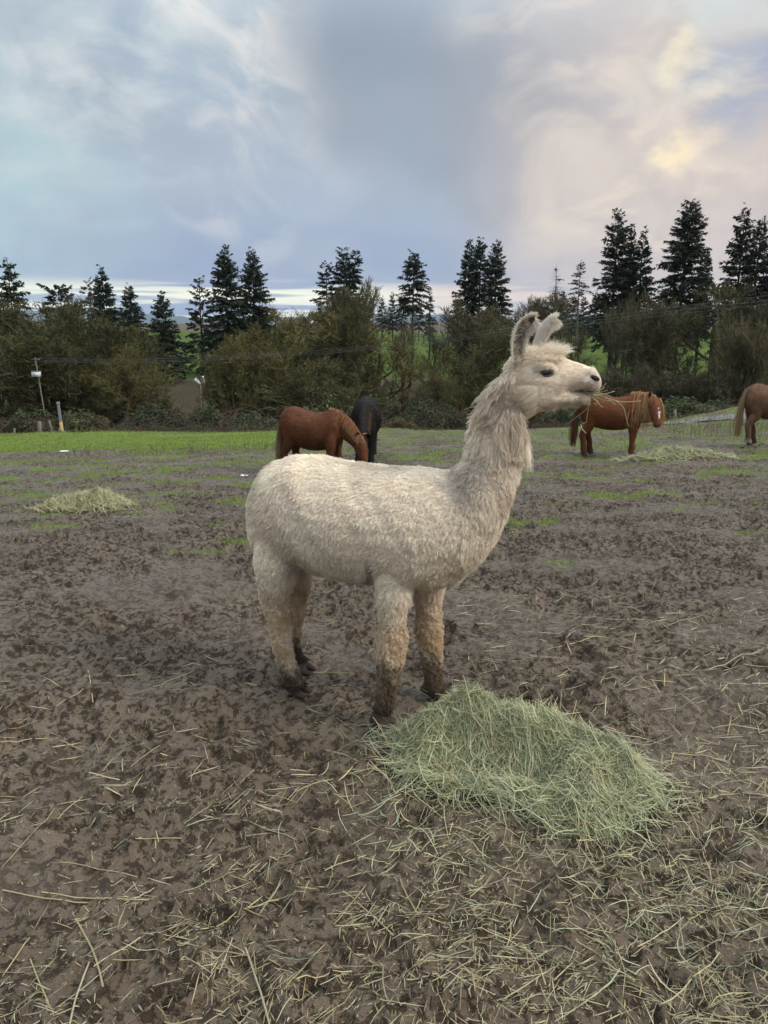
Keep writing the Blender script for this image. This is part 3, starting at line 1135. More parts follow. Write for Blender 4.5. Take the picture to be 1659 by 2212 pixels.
# ------------------------------------------------------------------ conifers
def conifer(Y, px, top, hw, crown_bottom, label, seed, dens=1.0, ragged=0.3, droop=0.35, shape=0.85, lean=0.0,
            tint=(0.050, 0.062, 0.036), bark=None, twin=None, bare=0.0, tuft=1.0, group='conifers beyond the gully', name='fir_tree'):
    rng = np.random.default_rng(seed)
    T = at(px, top, Y)
    X = T[0]
    zb = float(macro(np.array([X]), np.array([float(Y)]))[0]) - 0.15
    H = T[2] - zb
    cb = max(0.4, at(px, crown_bottom, Y)[2] - zb)
    Rm = 1.12 * hw * Y / FPX
    root = empty(name, (X, Y, zb))
    tag(root, label, 'tree', group)
    tr = MB()
    rt = 0.010 * H + 0.06
    zs = np.linspace(0, H, 9)
    wob = np.cumsum(rng.normal(0, .02, 9)) * (0.3 + ragged)
    ax_x = wob + lean * (zs / H) ** 2 * H
    tr.tube(np.stack([ax_x, wob * .5, zs], 1), rt * (1 - .93 * zs / H), 7)
    SV, SF, SC, n0 = [], [], [], 0
    heads = [(0.0, H, cb, 1.0)]
    if twin:
        heads.append((twin[0] * Y / FPX, at(px, twin[1], Y)[2] - zb, at(px, twin[2], Y)[2] - zb, .6))
    for hxo, hh, cbb, hr in heads:
        if hxo:
            tr.tube([(np.interp(cbb * .9, zs, ax_x), 0, cbb * .9), (hxo * .8, 0.1, cbb + .3 * (hh - cbb)), (hxo, 0.1, hh)], [rt * .5, rt * .35, .02], 5)
        step = 0.20 / math.sqrt(dens)
        z = cbb
        while z < hh - 0.1:
            f = (z - cbb) / (hh - cbb)
            prof = (1 - f) ** shape * (0.62 + 0.38 * min(1, f / .18))
            r0 = Rm * hr * prof + 0.10
            nb = max(2, int(round((4.2 + 1.6 * rng.random()) * (0.75 if f > .85 else 1))))
            a0 = rng.random() * 6.28
            for b in range(nb):
                if rng.random() < ragged * .45:
                    continue
                L = r0 * (1 - ragged * rng.random() ** 1.4) * (1.0 + .35 * ragged * (rng.random() < .15))
                az = a0 + b * 6.283 / nb + rng.normal(0, .3)
                o = np.array([math.cos(az), math.sin(az), 0.])
                sl = np.interp(f, [0, .5, 1], [-.12, .12, .75]) + rng.normal(0, .1)
                dr = droop * (1.1 - f) * (0.8 + .4 * rng.random())
                bx = np.interp(z, zs, ax_x) if not hxo else hxo * np.interp(z, [cbb * .9, cbb + .3 * (hh - cbb), hh], [.3, .8, 1])
                p0 = np.array([bx, 0.1 if hxo else 0, z + rng.normal(0, .22)])
                tt = np.linspace(0, 1, 5)
                pts = p0 + o * (L * tt)[:, None] + UPV * (L * (sl * tt - dr * tt ** 2 + .18 * dr * tt ** 3))[:, None]
                if L > .5:
                    tr.tube(pts, (.012 + .012 * L) * (1 - .8 * tt), 3, cap=False)
                if rng.random() < bare:
                    continue
                m = max(4, int(L / 0.052 * tuft))
                t = np.sort(rng.random(m)) ** .8 * .92 + .08
                if ragged > .5:
                    t = .3 + .7 * t
                pp = p0 + o * (L * t)[:, None] + UPV * (L * (sl * t - dr * t ** 2 + .18 * dr * t ** 3))[:, None]
                per = np.array([-o[1], o[0], 0])
                for s_ in (-1, 1):
                    ls = (.22 + .34 * rng.random(m)) * (1.25 - .65 * t) * min(1.25, .55 + .35 * L)
                    d = unit(o * .75 + per * (s_ * (.35 + .6 * rng.random((m, 1)))) + UPV * rng.normal(-.30, .38, (m, 1)))
                    wd = unit(np.cross(d, UPV) + rng.normal(0, .45, (m, 3))) * (.046 + .044 * rng.random((m, 1)))
                    A = pp
                    M_ = pp + d * (ls * .45)[:, None]
                    E_ = pp + d * ls[:, None] - UPV * (.10 * ls * rng.random(m))[:, None]
                    v = np.stack([A, M_ - wd, E_, M_ + wd], 1).reshape(-1, 3)
                    i = n0 + np.arange(m) * 4
                    SV.append(v)
                    SF.append(np.stack([i, i + 1, i + 2, i + 3], 1))
                    cc = np.array(tint) * (.65 + .75 * rng.random((m, 1))) * (1 + .3 * rng.normal(0, .3, (m, 3)))
                    SC.append(np.repeat(np.clip(cc, .008, .2), 4, 0))
                    n0 += 4 * m
            z += step * (0.75 + .5 * rng.random()) * (1.15 - .5 * f)
    tr.build('trunk', bark or M_BARKD, root)
    if SV:
        o = link('crown', np_mesh('crown', np.concatenate(SV), np.concatenate(SF), np.concatenate(SC)), root, M_NEEDLE)
    return root


CON = [
    # Y, x, top, halfwidth, crown bottom, label, options
    (62, 14, 563, 52, 720, 'ragged fir at the left edge with layered drooping boughs', dict(ragged=.45, dens=.9, shape=.7)),
    (70, 128, 621, 50, 690, 'low broad flat-topped conifer above the left oaks', dict(ragged=.55, dens=1.2, shape=.45, droop=.1)),
    (84, 190, 600, 34, 720, 'thin sparse conifer close behind the narrow dark spire on the left', dict(ragged=.7, dens=.6, shape=.6, tint=(.066, .060, .04))),
    (78, 219, 581, 52, 760, 'narrow dark spire-shaped fir, tallest of the left group', dict(ragged=.22, dens=1.2)),
    (82, 277, 615, 50, 780, 'dark pointed fir between the spire and the lone fir on the bank', dict(ragged=.22, dens=1.2)),
    (68, 348, 636, 58, 800, 'lone dark fir on the bank with its trunk foot on green grass', dict(ragged=.18, dens=1.3)),
    (76, 428, 601, 48, 790, 'thin brownish fir left of the big dark pair', dict(ragged=.6, dens=.75, shape=.7, tint=(.066, .060, .04))),
    (72, 485, 533, 74, 800, 'big dense dark fir, left one of the big pair', dict(ragged=.28, dens=1.35, shape=.8)),
    (74, 543, 540, 70, 790, 'big dark fir, right one of the big pair', dict(ragged=.34, dens=1.15, shape=.8)),
    (80, 704, 568, 38, 690, 'sparse fir with airy boughs left of the twin-topped fir', dict(ragged=.62, dens=.7, shape=.6, droop=.2)),
    (80, 742, 538, 46, 720, 'twin-topped ragged fir left of the picture centre', dict(ragged=.42, dens=1.0, shape=.62, twin=(26, 545, 620))),
    (84, 893, 549, 40, 668, 'lone fir with a tufted crown on a long bare trunk', dict(ragged=.4, dens=1.05, shape=.55, bark=M_BARKP)),
    (95, 930, 630, 16, 720, 'small spindly fir right of the lone long-trunked fir', dict(ragged=.5, dens=.7)),
    (78, 1013, 520, 44, 760, 'left fir of the tight cluster of three at the centre right', dict(ragged=.3, dens=1.2, shape=.75)),
    (79, 1039, 514, 30, 660, 'middle fir of the tight cluster, bare pale trunk below', dict(ragged=.4, dens=1.0, shape=.6, bark=M_BARKP)),
    (77, 1074, 521, 48, 760, 'right fir of the tight cluster of three, wide dark boughs', dict(ragged=.3, dens=1.25, shape=.7)),
    (120, 1203, 570, 26, 650, 'nearly bare dead conifer pole behind the alpaca ears', dict(ragged=.3, dens=.9, bare=.93, shape=.9, tint=(.07, .06, .045), bark=M_BARKP)),
    (118, 1254, 565, 26, 650, 'thin half-dead conifer with tufts right of the dead pole', dict(ragged=.5, dens=.8, bare=.55, shape=.7, tint=(.06, .055, .04), bark=M_BARKP)),
    (72, 1338, 457, 62, 740, 'tall ragged fir above the standing chestnut horse', dict(ragged=.5, dens=1.0, shape=.6, tint=(.056, .061, .037))),
    (75, 1366, 486, 36, 720, 'slim fir wedged in the middle of the tall ragged group', dict(ragged=.35, dens=1.1)),
    (72, 1391, 497, 46, 730, 'dark pointed fir on the right flank of the tall ragged group', dict(ragged=.3, dens=1.2)),
    (70, 1488, 441, 62, 740, 'tallest fir with a blunt bushy leaning top', dict(ragged=.38, dens=1.25, shape=.45, lean=.012)),
    (74, 1526, 537, 36, 720, 'small fir tucked against the tallest blunt-topped fir', dict(ragged=.3, dens=1.2)),
    (66, 1611, 447, 62, 760, 'tall drooping fir near the right edge', dict(ragged=.5, dens=1.0, shape=.7, tint=(.056, .061, .037))),
    (70, 1648, 470, 52, 760, 'fir cut by the right edge of the picture', dict(ragged=.4, dens=1.1, shape=.7)),
    (66, 1700, 455, 60, 760, 'outermost fir just past the right edge', dict(ragged=.4, dens=1.0, shape=.7)),
]
for i, (Y, x, t, hw, cbm, lab, op) in enumerate(CON):
    conifer(Y, x, t, hw, cbm, lab, 100 + i, **op)
far_labels = ['first', 'second', 'third', 'fourth', 'fifth', 'sixth', 'seventh', 'eighth']
for i, (x, t) in enumerate(((1165, 642), (1192, 632), (1216, 628), (1240, 634), (1263, 640), (1288, 630), (1310, 645), (1425, 640))):
    conifer(150 + 7 * (i % 3), x, t, 26, 720, f'{far_labels[i]} small dark fir from the left in the far block behind the ears', 300 + i, dens=.5, ragged=.25, group='far block of dark firs')
for i, (x, t) in enumerate(((825, 640), (848, 632), (868, 645), (905, 655), (655, 690))):
    conifer(170, x, t, 20, 710, f'{far_labels[i]} tiny far fir on the field edge, centre', 320 + i, dens=.45, ragged=.3, group='tiny far firs at the field edge')


# ------------------------------------------------------------------ bare mossy broadleaf trees
def rot_to(d, ang, az):
    d = Vector(d).normalized()
    u = d.orthogonal().normalized()
    v = d.cross(u)
    return np.array((d * math.cos(ang) + (u * math.cos(az) + v * math.sin(az)) * math.sin(ang)).normalized())


def broadleaf_meshes(seed, stems=1, H=10.0, spread=.62, low=.3, twig=1.0, moss=1.0, tint=(.108, .094, .046), upright=.25):
    rng = np.random.default_rng(seed)
    tr = MB()
    FP, FD, FL = [], [], []

    def path(p, d, L, k, wob, up):
        pts = [p]
        dd = d
        for i in range(k):
            dd = unit(dd + rng.normal(0, wob, 3) + UPV * up)
            p = p + dd * L / k
            pts.append(p)
        return np.array(pts), dd

    def grow(p, d, L, r, lev):
        if lev <= 2:
            k = (5, 5, 4)[lev]
            pts, _ = path(p, d, L, k, (.10, .20, .26)[lev], (.06, upright * .5, upright * .35)[lev])
            tr.tube(pts, r * (1 - (.45, .7, .8)[lev] * np.linspace(0, 1, k + 1)), (8, 5, 3)[lev], cap=False)
            n = (int(8 + 3 * rng.random()), int(7 + 3 * rng.random()), int(9 + 4 * rng.random()))[lev]
            t0 = (low, .22, .12)[lev]
            for i in range(n):
                t = t0 + (1 - t0) * (i + rng.random()) / n
                q = np.array([np.interp(t * k, np.arange(k + 1), pts[:, j]) for j in range(3)])
                dd = unit(pts[min(k, int(t * k) + 1)] - pts[max(0, int(t * k) - 1)])
                nd_ = rot_to(dd, R(rng.uniform(32, 68) * (spread / .62)), rng.random() * 6.28)
                grow(q, nd_, L * (.62, .55, .42)[lev] * (1.15 - .45 * t) * (.75 + .5 * rng.random()), r * (.42, .42, .4)[lev] * (1.2 - .5 * t), lev + 1)
        else:
            m = int((7 + 5 * rng.random()) * twig)
            FP.append(np.repeat(p[None], m + 1, 0) + d * (L * np.concatenate([[0], rng.random(m)]))[:, None])
            fd = unit(d + rng.normal(0, .48, (m, 3)))
            fd = unit(fd + UPV * upright * .6)
            FD.append(np.concatenate([d[None], fd]))
            FL.append(np.concatenate([[L], L * rng.uniform(.35, .8, m)]))
    for s_ in range(stems):
        a = rng.random() * 6.28
        d0 = unit(np.array([math.cos(a), math.sin(a), 0]) * (.0 if stems == 1 else .35 + .35 * rng.random()) + UPV)
        grow(np.array([math.cos(a), math.sin(a), 0]) * (.0 if stems == 1 else .18), d0, H * (.58 if stems == 1 else .52) * (.85 + .3 * rng.random()), H * .021 * (1 if stems == 1 else .72), 0)
    tm = tr.mesh('trunk')
    P, D, L = np.concatenate(FP), np.concatenate(FD), np.concatenate(FL)
    n = len(P)
    t3 = np.linspace(0, 1, 2)
    bend = rng.normal(0, .22, (n, 3)) + UPV * .15
    sp = P[:, None] + L[:, None, None] * (D[:, None] * t3[None, :, None] + bend[:, None] * (t3 ** 2)[None, :, None])
    wd = unit(np.cross(D, rng.normal(0, 1, (n, 3))))
    w = np.tile(np.array([.016, .005]), (n, 1))
    V, F = rib_arrays(sp, wd, w)
    c = np.array(tint) * (.6 + .8 * rng.random((n, 1)))
    C = np.repeat(c, 4, 0)
    # moss, lichen and buds clinging to the twigs
    m = int(n * .9 * moss)
    i = rng.integers(0, n, m)
    q = sp[i, 0] + (sp[i, 1] - sp[i, 0]) * rng.random((m, 1)) + rng.normal(0, .06, (m, 3))
    a, b = unit(rng.normal(0, 1, (m, 3))), unit(rng.normal(0, 1, (m, 3)))
    s_ = rng.uniform(.03, .085, (m, 1))
    V2 = np.stack([q - a * s_, q + b * s_ * .6, q + a * s_], 1).reshape(-1, 3)
    F2 = np.arange(m * 3).reshape(-1, 3) + len(V)
    c2 = np.repeat(np.array([.098, .094, .034]) * (.55 + .9 * rng.random((m, 1))), 3, 0)
    cm = np_mesh('crown', np.concatenate([V, V2]), [F, F2], np.concatenate([C, c2]))
    tm.materials.append(M_BARK)
    cm.materials.append(M_LEAF)
    tm.polygons.foreach_set('use_smooth', np.ones(len(tm.polygons), bool))
    ext = np.percentile(V[:, 2], 99.0), np.percentile(np.abs(V[:, 0]), 96)
    return tm, cm, ext


BL = [broadleaf_meshes(11, 1, 10, .66, .22, .9, .55),
      broadleaf_meshes(12, 4, 9, .62, .18, .72, .75),
      broadleaf_meshes(13, 1, 11, .52, .45, .55, .35, (.095, .083, .055), .45),
      broadleaf_meshes(14, 3, 8, .70, .15, .75, .7, (.100, .090, .046), .15),
      broadleaf_meshes(15, 2, 10, .50, .40, .5, .5, (.108, .094, .062), .5),
      broadleaf_meshes(16, 5, 5, .75, .10, .9, .5, (.105, .088, .066), .3)]


def broadleaf(kind, Y, px, top, hw, label, rz, dz=0.0, name='mossy_tree', group='bare mossy trees in the gully'):
    tm, cm, (eh, ew) = BL[kind]
    T = at(px, top, Y)
    X = T[0]
    zb = float(macro(np.array([X]), np.array([float(Y)]))[0]) - .1 + dz
    root = empty(name, (X, Y, zb), rz)
    sz = (T[2] - zb) / eh
    sw = max(.55 * sz, hw * Y / FPX / ew)
    root.scale = (sw, sw, sz)
    tag(root, label, 'tree', group)
    for nm, me in (('trunk', tm), ('crown', cm)):
        link(nm, me, root)
    return root


BRD = [
    (0, 46, 30, 652, 95, 'spreading oak at the left edge with dark crooked limbs'),
    (1, 44, 205, 668, 120, 'big rounded mossy tree left of the lone bank fir'),
    (3, 47, 122, 664, 80, 'dense mossy tree between the left oak and the big rounded one'),
    (1, 41, 255, 760, 72, 'low bushy mossy tree at the right foot of the big rounded one'),
    (3, 50, 55, 742, 90, 'brushy low tree behind the pole with the white box'),
    (1, 46, 560, 690, 100, 'wide mossy tree below the big fir pair'),
    (3, 43, 500, 745, 70, 'low mossy tree beside the dirt gap in the bank'),
    (0, 50, 655, 672, 92, 'broad twiggy tree left of the twin-topped fir'),
    (1, 42, 655, 790, 95, 'low spreading bush tree behind the grazing chestnut horse'),
    (3, 48, 745, 650, 70, 'upright mossy tree under the twin-topped fir'),
    (4, 62, 800, 618, 46, 'tall pale-twigged bare tree at the centre skyline'),
    (0, 52, 800, 700, 68, 'dark many-branched tree behind the black horse'),
    (2, 56, 872, 690, 40, 'slender open tree left of the long-trunked fir with field behind'),
    (2, 58, 930, 700, 36, 'slender crooked tree right of the long-trunked fir'),
    (4, 54, 985, 660, 60, 'leaning forked tree left of the fir cluster'),
    (1, 45, 1065, 720, 90, 'wide brushy tree behind the neck of the alpaca'),
    (3, 42, 960, 800, 70, 'low brushy tree between black horse and alpaca neck'),
    (2, 60, 1140, 655, 46, 'bare tree behind the back of the alpaca head'),
    (4, 62, 1205, 640, 44, 'bare round-topped tree behind the alpaca ears'),
    (2, 54, 1262, 690, 44, 'slender tree over the muzzle of the alpaca'),
    (2, 56, 1330, 640, 50, 'tall leafless tree in front of the ragged fir group'),
    (4, 52, 1400, 650, 56, 'forked leafless tree right of the ragged fir group'),
    (2, 54, 1455, 690, 44, 'narrow leafless tree between the two tall right fir groups'),
    (0, 52, 1560, 618, 84, 'large rounded olive tree below the tallest fir'),
    (4, 46, 1565, 690, 50, 'many-stemmed willow standing before the large olive tree'),
    (2, 52, 1640, 640, 60, 'twiggy tree at the right edge behind the cropped horse'),
    (2, 44, 1615, 700, 40, 'straight-stemmed tree at the right edge'),
]
for i, (k, Y, x, t, hw, lab) in enumerate(BRD):
    broadleaf(k, Y, x, t, hw, lab, i * 2.39)
for i, (x, t, hw, lab) in enumerate(((1345, 802, 62, 'grey-brown leafless shrub above the standing chestnut horse'), (1265, 850, 40, 'grey leafless shrub below the alpaca chin'),
                                     (1430, 812, 60, 'grey leafless shrub right of the standing horse head'), (905, 850, 55, 'brown shrub on the bank right of the black horse'),
                                     (1520, 800, 55, 'dull leafless shrub under the willow'), (330, 858, 50, 'pale brown shrub on the bank below the lone fir'))):
    broadleaf(5, 38 + i % 3, x, t, hw, lab, i * 1.7, name='bare_shrub', group='leafless shrubs along the gully')


# ------------------------------------------------------------------ brambles and hedge
def bramble_mesh(seed, n, hedge=None, brown=.3):
    """leafy heap: unit half-ellipsoid, or a long hedge along x"""
    rng = np.random.default_rng(seed)
    if hedge:
        u = rng.uniform(-hedge, hedge, n)
        a = rng.random(n) * math.pi
        r = .55 + .45 * rng.random(n) ** .5
        hgt = .75 + .28 * pnoise(u * .9, u * 0, seed) + .16 * pnoise(u * 2.9, u * 0, seed + 5)
        P = np.stack([u, np.cos(a) * r * .75, np.sin(a) * r * hgt], 1)
    else:
        a = rng.random(n) * 6.283
        el = np.arcsin(rng.random(n))
        r = (.6 + .4 * rng.random(n) ** .5) * (1 + .28 * np.sin(a * 3 + seed) * np.cos(el * 4 + seed))
        P = np.stack([np.cos(a) * np.cos(el), np.sin(a) * np.cos(el), np.sin(el)], 1) * r[:, None]
    s_ = rng.uniform(.025, .06, (n, 1)) * (1.0 if hedge else 1.2)
    A, Bv = unit(rng.normal(0, 1, (n, 3))), unit(rng.normal(0, 1, (n, 3)))
    V = np.stack([P - A * s_, P + Bv * s_ * .6, P + A * s_, P - Bv * s_ * .6], 1).reshape(-1, 3)
    F = np.arange(n * 4).reshape(-1, 4)
    top = np.clip(P[:, 2] / (P[:, 2].max() + 1e-6), 0, 1)
    isb = rng.random(n) < np.clip(brown * 1.6 - top * brown * 1.5, .04, .95)
    c = np.where(isb[:, None], np.array([.135, .098, .064]), np.array([.075, .095, .050])) * (.55 + .9 * rng.random((n, 1)))
    lm = np_mesh('leaves', V, F, np.repeat(c, 4, 0))
    # arching canes
    tr = MB()
    for i in range(60 if not hedge else 260):
        if hedge:
            x0 = rng.uniform(-hedge, hedge)
            p = np.array([x0, rng.normal(0, .4), 0.])
        else:
            p = np.array([rng.normal(0, .5), rng.normal(0, .5), 0.])
        d = np.array([rng.normal(0, .6), rng.normal(0, .5), 0])
        h = rng.uniform(.6, 1.15)
        tt = np.linspace(0, 1, 6)
        tr.tube(p + d[None] * tt[:, None] * 1.3 + UPV * (h * (2.6 * tt - 2.0 * tt ** 2))[:, None], .010, 3, cap=False)
    cm = tr.mesh('canes')
    lm.materials.append(M_LEAF)
    cm.materials.append(M_CANE)
    return lm, cm


M_CANE = simple('bramble_cane', (.085, .055, .042), .8, .2)
BR = [bramble_mesh(1, 5200, None, .25), bramble_mesh(2, 5200, None, .55), bramble_mesh(4, 5200, None, .1)]


def bramble(kind, Y, px, ytop, ybot, hw, label, rz=0.0, depth=1.0, group='bramble heaps in the gully'):
    T, Bo = at(px, ytop + 12, Y), at(px, ybot, Y)
    X = T[0]
    root = empty('bramble_bush', (X, Y, Bo[2]), rz)
    w = hw * Y / FPX
    root.scale = (w, w * depth, T[2] - Bo[2])
    tag(root, label, 'bush', group)
    for nm, me in zip(('leaves', 'canes'), BR[kind]):
        link(nm, me, root)


for a in [(0, 36, 330, 868, 935, 60, 'green bramble heap left of the dirt gap'), (1, 37, 300, 892, 935, 50, 'brown bramble heap at the foot of the big rounded tree'),
          (0, 36, 445, 868, 935, 48, 'green bramble heap right of the dirt gap'), (0, 35, 540, 885, 938, 60, 'bramble heap left of the grazing chestnut horse'),
          (1, 35, 868, 890, 925, 36, 'round brown bramble heap right of the black horse'), (0, 36, 905, 862, 930, 50, 'dark green bramble heap under the slender trees'),
          (1, 37, 960, 868, 930, 46, 'rusty bramble heap left of the alpaca neck'), (2, 33, 1225, 872, 925, 52, 'blue-green bramble heap under the alpaca chin'),
          (2, 35, 1475, 852, 905, 66, 'dark green bramble heap right of the standing horse'), (2, 36, 1550, 858, 902, 50, 'dark green bramble heap left of the cropped horse'),
          (0, 38, 1420, 866, 908, 46, 'dull bramble heap behind the standing horse head'), (1, 38, 60, 880, 940, 66, 'brown undergrowth heap by the wooden posts'),
          (0, 38, 170, 880, 940, 60, 'dark undergrowth heap right of the yellow pipe post'), (0, 40, 700, 850, 935, 80, 'dark green bramble heap behind the grazing chestnut horse'),
          (1, 41, 810, 850, 930, 60, 'brown bramble heap behind the black horse'), (0, 36, 1640, 862, 905, 50, 'dark bramble heap at the right edge')]:
    bramble(*a, rz=a[2] * .01)


def hedge(px0, px1, Y, ytop, ybot, label, seed):
    A, Bp = at(px0, ybot, Y), at(px1, ybot, Y)
    T = at(px0, ytop, Y)
    root = empty('bramble_hedge', ((A[0] + Bp[0]) / 2, Y, (A[2] + Bp[2]) / 2 - .05))
    h = T[2] - A[2]
    half = abs(Bp[0] - A[0]) / 2
    lm, cm = bramble_mesh(seed, int(1500 * half), half / h, .55)
    root.scale = (h, h, h)
    root.rotation_euler = (0, -math.atan2(Bp[2] - A[2], Bp[0] - A[0]), 0)
    tag(root, label, 'hedge', 'low hedges along the pasture edge')
    link('leaves', lm, root)
    link('canes', cm, root)


hedge(235, 640, 30.6, 908, 946, 'low brown bramble hedge along the left pasture edge', 31)
hedge(640, 1060, 30.2, 916, 952, 'low brown bramble hedge between the grazing horses and the alpaca', 32)
hedge(1150, 1300, 30.4, 908, 934, 'short dark hedge under the alpaca chin, left of the standing horse', 33)


# ------------------------------------------------------------------ hills, farm, poles, wires and small things
def build_hills():
    rng = np.random.default_rng(5)
    xs = np.linspace(-5200, 5200, 420)
    rows = []
    prof = 112 + 45 * fbm(xs / 1600, xs * 0 + 2, 4, 3) + 10 * fbm(xs / 220, xs * 0 + 7, 3, 9)
    prof = np.clip(prof, 60, 190)
    for yy, k in ((4300, 0), (4700, .5), (5200, 1), (5800, .8), (6600, .1)):
        rows.append(np.stack([xs, np.full_like(xs, yy) + 40 * fbm(xs / 300, xs * 0 + yy, 2, 4), prof * k - 22 + (rng.random(len(xs)) * 5 if k else 0)], 1))
    V = np.array(rows)
    n, m = V.shape[:2]
    k = np.arange(n - 1)[:, None] * m + np.arange(m - 1)[None]
    F = np.stack([k, k + 1, k + 1 + m, k + m], -1).reshape(-1, 4)
    o = link('hills', np_mesh('hills', V.reshape(-1, 3), F), None, simple('far_forest', (.035, .055, .035), .9, .1, .004, (.06, .075, .04)), True)
    tag(o, 'long low wooded hills on the horizon', 'hills', kind='structure')


build_hills()

M_POST = simple('weathered_post', (.115, .095, .075), .9, .1, 8, (.20, .17, .14), .4, stretch=(1, 1, .15))
M_WHITE = simple('white_paint', (.78, .78, .76), .5, .3, 9, (.66, .66, .64))
M_GREYPIPE = simple('grey_pipe', (.12, .125, .125), .5, .3, 6, (.09, .095, .095))
M_STUB = simple('pale_wood', (.22, .19, .15), .9, .1, 8, (.14, .12, .09), .4)
M_YEL = simple('yellow_sleeve', (.42, .30, .10), .6, .3, 6, (.34, .25, .10))
M_WIRE = simple('wire', (.10, .10, .095), .5, .4)

# utility pole with a white box, three wires
pY = 39.0
pt = at(76, 772, pY)
zb = gz(pt[0], pY) if False else at(88, 944, pY)[2] - .3
pole = empty('utility_pole', (pt[0], pY, zb))
tag(pole, 'thin weathered utility pole carrying a small white box, left', 'pole')
hgt = pt[2] - zb
MB().tube([(0.28, 0, 0), (0.14, 0, hgt * .5), (0, 0, hgt)], [.036, .033, .03], 8).build('post', M_POST, pole)
MB().box((-.22, -.03, hgt - .12), (.22, .03, hgt - .07)).build('crossarm', M_POST, pole, False)
bx = at(78, 808, pY - .2)
bm_ = MB().box((bx[0] - pt[0] - .2, -.28, bx[2] - zb - .13), (bx[0] - pt[0] + .2, -.09, bx[2] - zb + .13))
b_o = bm_.build('box', M_WHITE, pole, False)
MB().box((bx[0] - pt[0] - .215, -.30, bx[2] - zb + .132), (bx[0] - pt[0] + .215, -.085, bx[2] - zb + .155)).build('box_lid', M_GREYPIPE, b_o, False)
wlab = ('top', 'middle', 'bottom')
for i, (off, dy) in enumerate(((-.4, 0), (.0, 8), (.4, 15))):
    pxs = [(76, 774 + dy * .5), (300, 776 + dy * .5), (560, 765 + dy * .5), (830, 744 + dy * .6), (1130, 705 + dy * .8), (1420, 668 + dy), (1640, 641 + dy * 1.2), (1900, 606 + dy * 1.4)]
    P = np.array([at(x, y, np.interp(x, [76, 1900], [pY, 33.])) for x, y in pxs])
    P = catmull(P, 6)
    o = MB().tube(P, .0055, 5).build('power_line', M_WIRE)
    tag(o, f'{wlab[i]} wire of the three power lines strung before the trees', 'wire', 'power lines')

def post(name, px0, px1, Y, r, label, mats, tops=None, cat='post'):
    a, b = at(*px0, Y), at(*px1, Y)
    root = empty(name, a - UPV * .25)
    tag(root, label, cat)
    d = b - a + UPV * .25
    if len(mats) == 1:
        MB().tube([(0, 0, 0), d * .5, d], [r, r * .97, r * .93], 10).build('shaft', mats[0], root)
    else:
        MB().tube([(0, 0, 0), d * .5], [r * 1.1, r * 1.1], 12).build('sleeve', mats[0], root)
        MB().tube([d * .5, d * .97], [r, r], 12).build('shaft', mats[1], root)
        MB().tube([d * .955, d], [r * 1.25, r * 1.2], 12).build('cap', M_STUB, root)
        MB().box((-r * 2.3, -r * 1.6, np.linalg.norm(d) * .18), (-r * .6, r * .5, np.linalg.norm(d) * .34)).build('meter_box', M_GREYPIPE, root, False)
    return root
post('pipe_post', (136, 940), (125, 868), 31.0, .058, 'leaning grey pipe with a yellow sleeve at its foot, left pasture edge', [M_YEL, M_GREYPIPE])
post('fence_post', (86, 942), (85, 910), 31.2, .085, 'short stout weathered post with a pale top, left pasture edge', [M_POST])
post('stake', (116, 940), (106, 908), 31.4, .05, 'thin leaning stake between the stout post and the pipe', [M_POST])
post('fence_stake', (1578, 902), (1577, 884), 27.0, .045, 'small grey stake on the track at the right', [M_POST])
post('marker_stub', (1460, 902), (1458, 886), 33.0, .07, 'pale stump-like stub before the dark brambles, right', [M_STUB])
post('field_stake', (30, 944), (31, 925), 32.0, .045, 'short dark stake at the far left of the pasture edge', [M_POST])

# white slanted boards on the bank
def board(px, Y, w, h, tilt, label, bars):
    c = at(*px, Y)
    zb_ = float(macro(np.array([c[0]]), np.array([Y]))[0])
    root = empty('sign_board', (c[0], Y, zb_ - .1))
    tag(root, label, 'board', 'white boards on the bank')
    hh = c[2] - zb_ + .1
    M = Matrix.Translation((0, -.07, hh)) @ Matrix.Rotation(tilt, 4, 'Y')
    MB().tube([(0, 0, 0), (0, 0, max(.3, hh))], .04, 6).build('post', M_POST, root)
    p = MB()
    if bars:
        for k in (-1, 1):
            p.box((k * w * .32 - w * .16, -.02, -h / 2), (k * w * .32 + w * .16, .02, h / 2), M @ Matrix.Rotation(k * .28, 4, 'Y'))
    else:
        p.box((-w / 2, -.02, -h / 2), (w / 2, .02, h / 2), M)
    p.build('board', M_WHITE, root, False)
board((329, 824), 60, .55, .45, R(-22), 'small slanted white board left of the bank opening', False)
board((432, 820), 60, .75, .55, R(-18), 'pair of slanted white slats right of the bank opening', True)

# far white farm building
fb = empty('farm_building', (at(640, 697, 420)[0], 420, macro(np.array([-46.]), np.array([420.]))[0]))
tag(fb, 'long low white shed on the horizon between the firs', 'building')
MB().box((-9, -4, 0), (9, 4, 2.4)).build('wall', M_WHITE, fb, False)
rf = MB()
rf.add([(-9.5, -4.6, 2.3), (9.5, -4.6, 2.3), (9.5, 0, 4.0), (-9.5, 0, 4.0), (-9.5, 4.6, 2.3), (9.5, 4.6, 2.3)], [(0, 1, 2, 3), (3, 2, 5, 4)])
rf.build('roof', M_GREYPIPE, fb, False)
for k in range(3):
    MB().box((-7 + k * 5, -4.06, .1), (-4.2 + k * 5, -4.003, 1.9)).build('door', M_POST, fb, False)

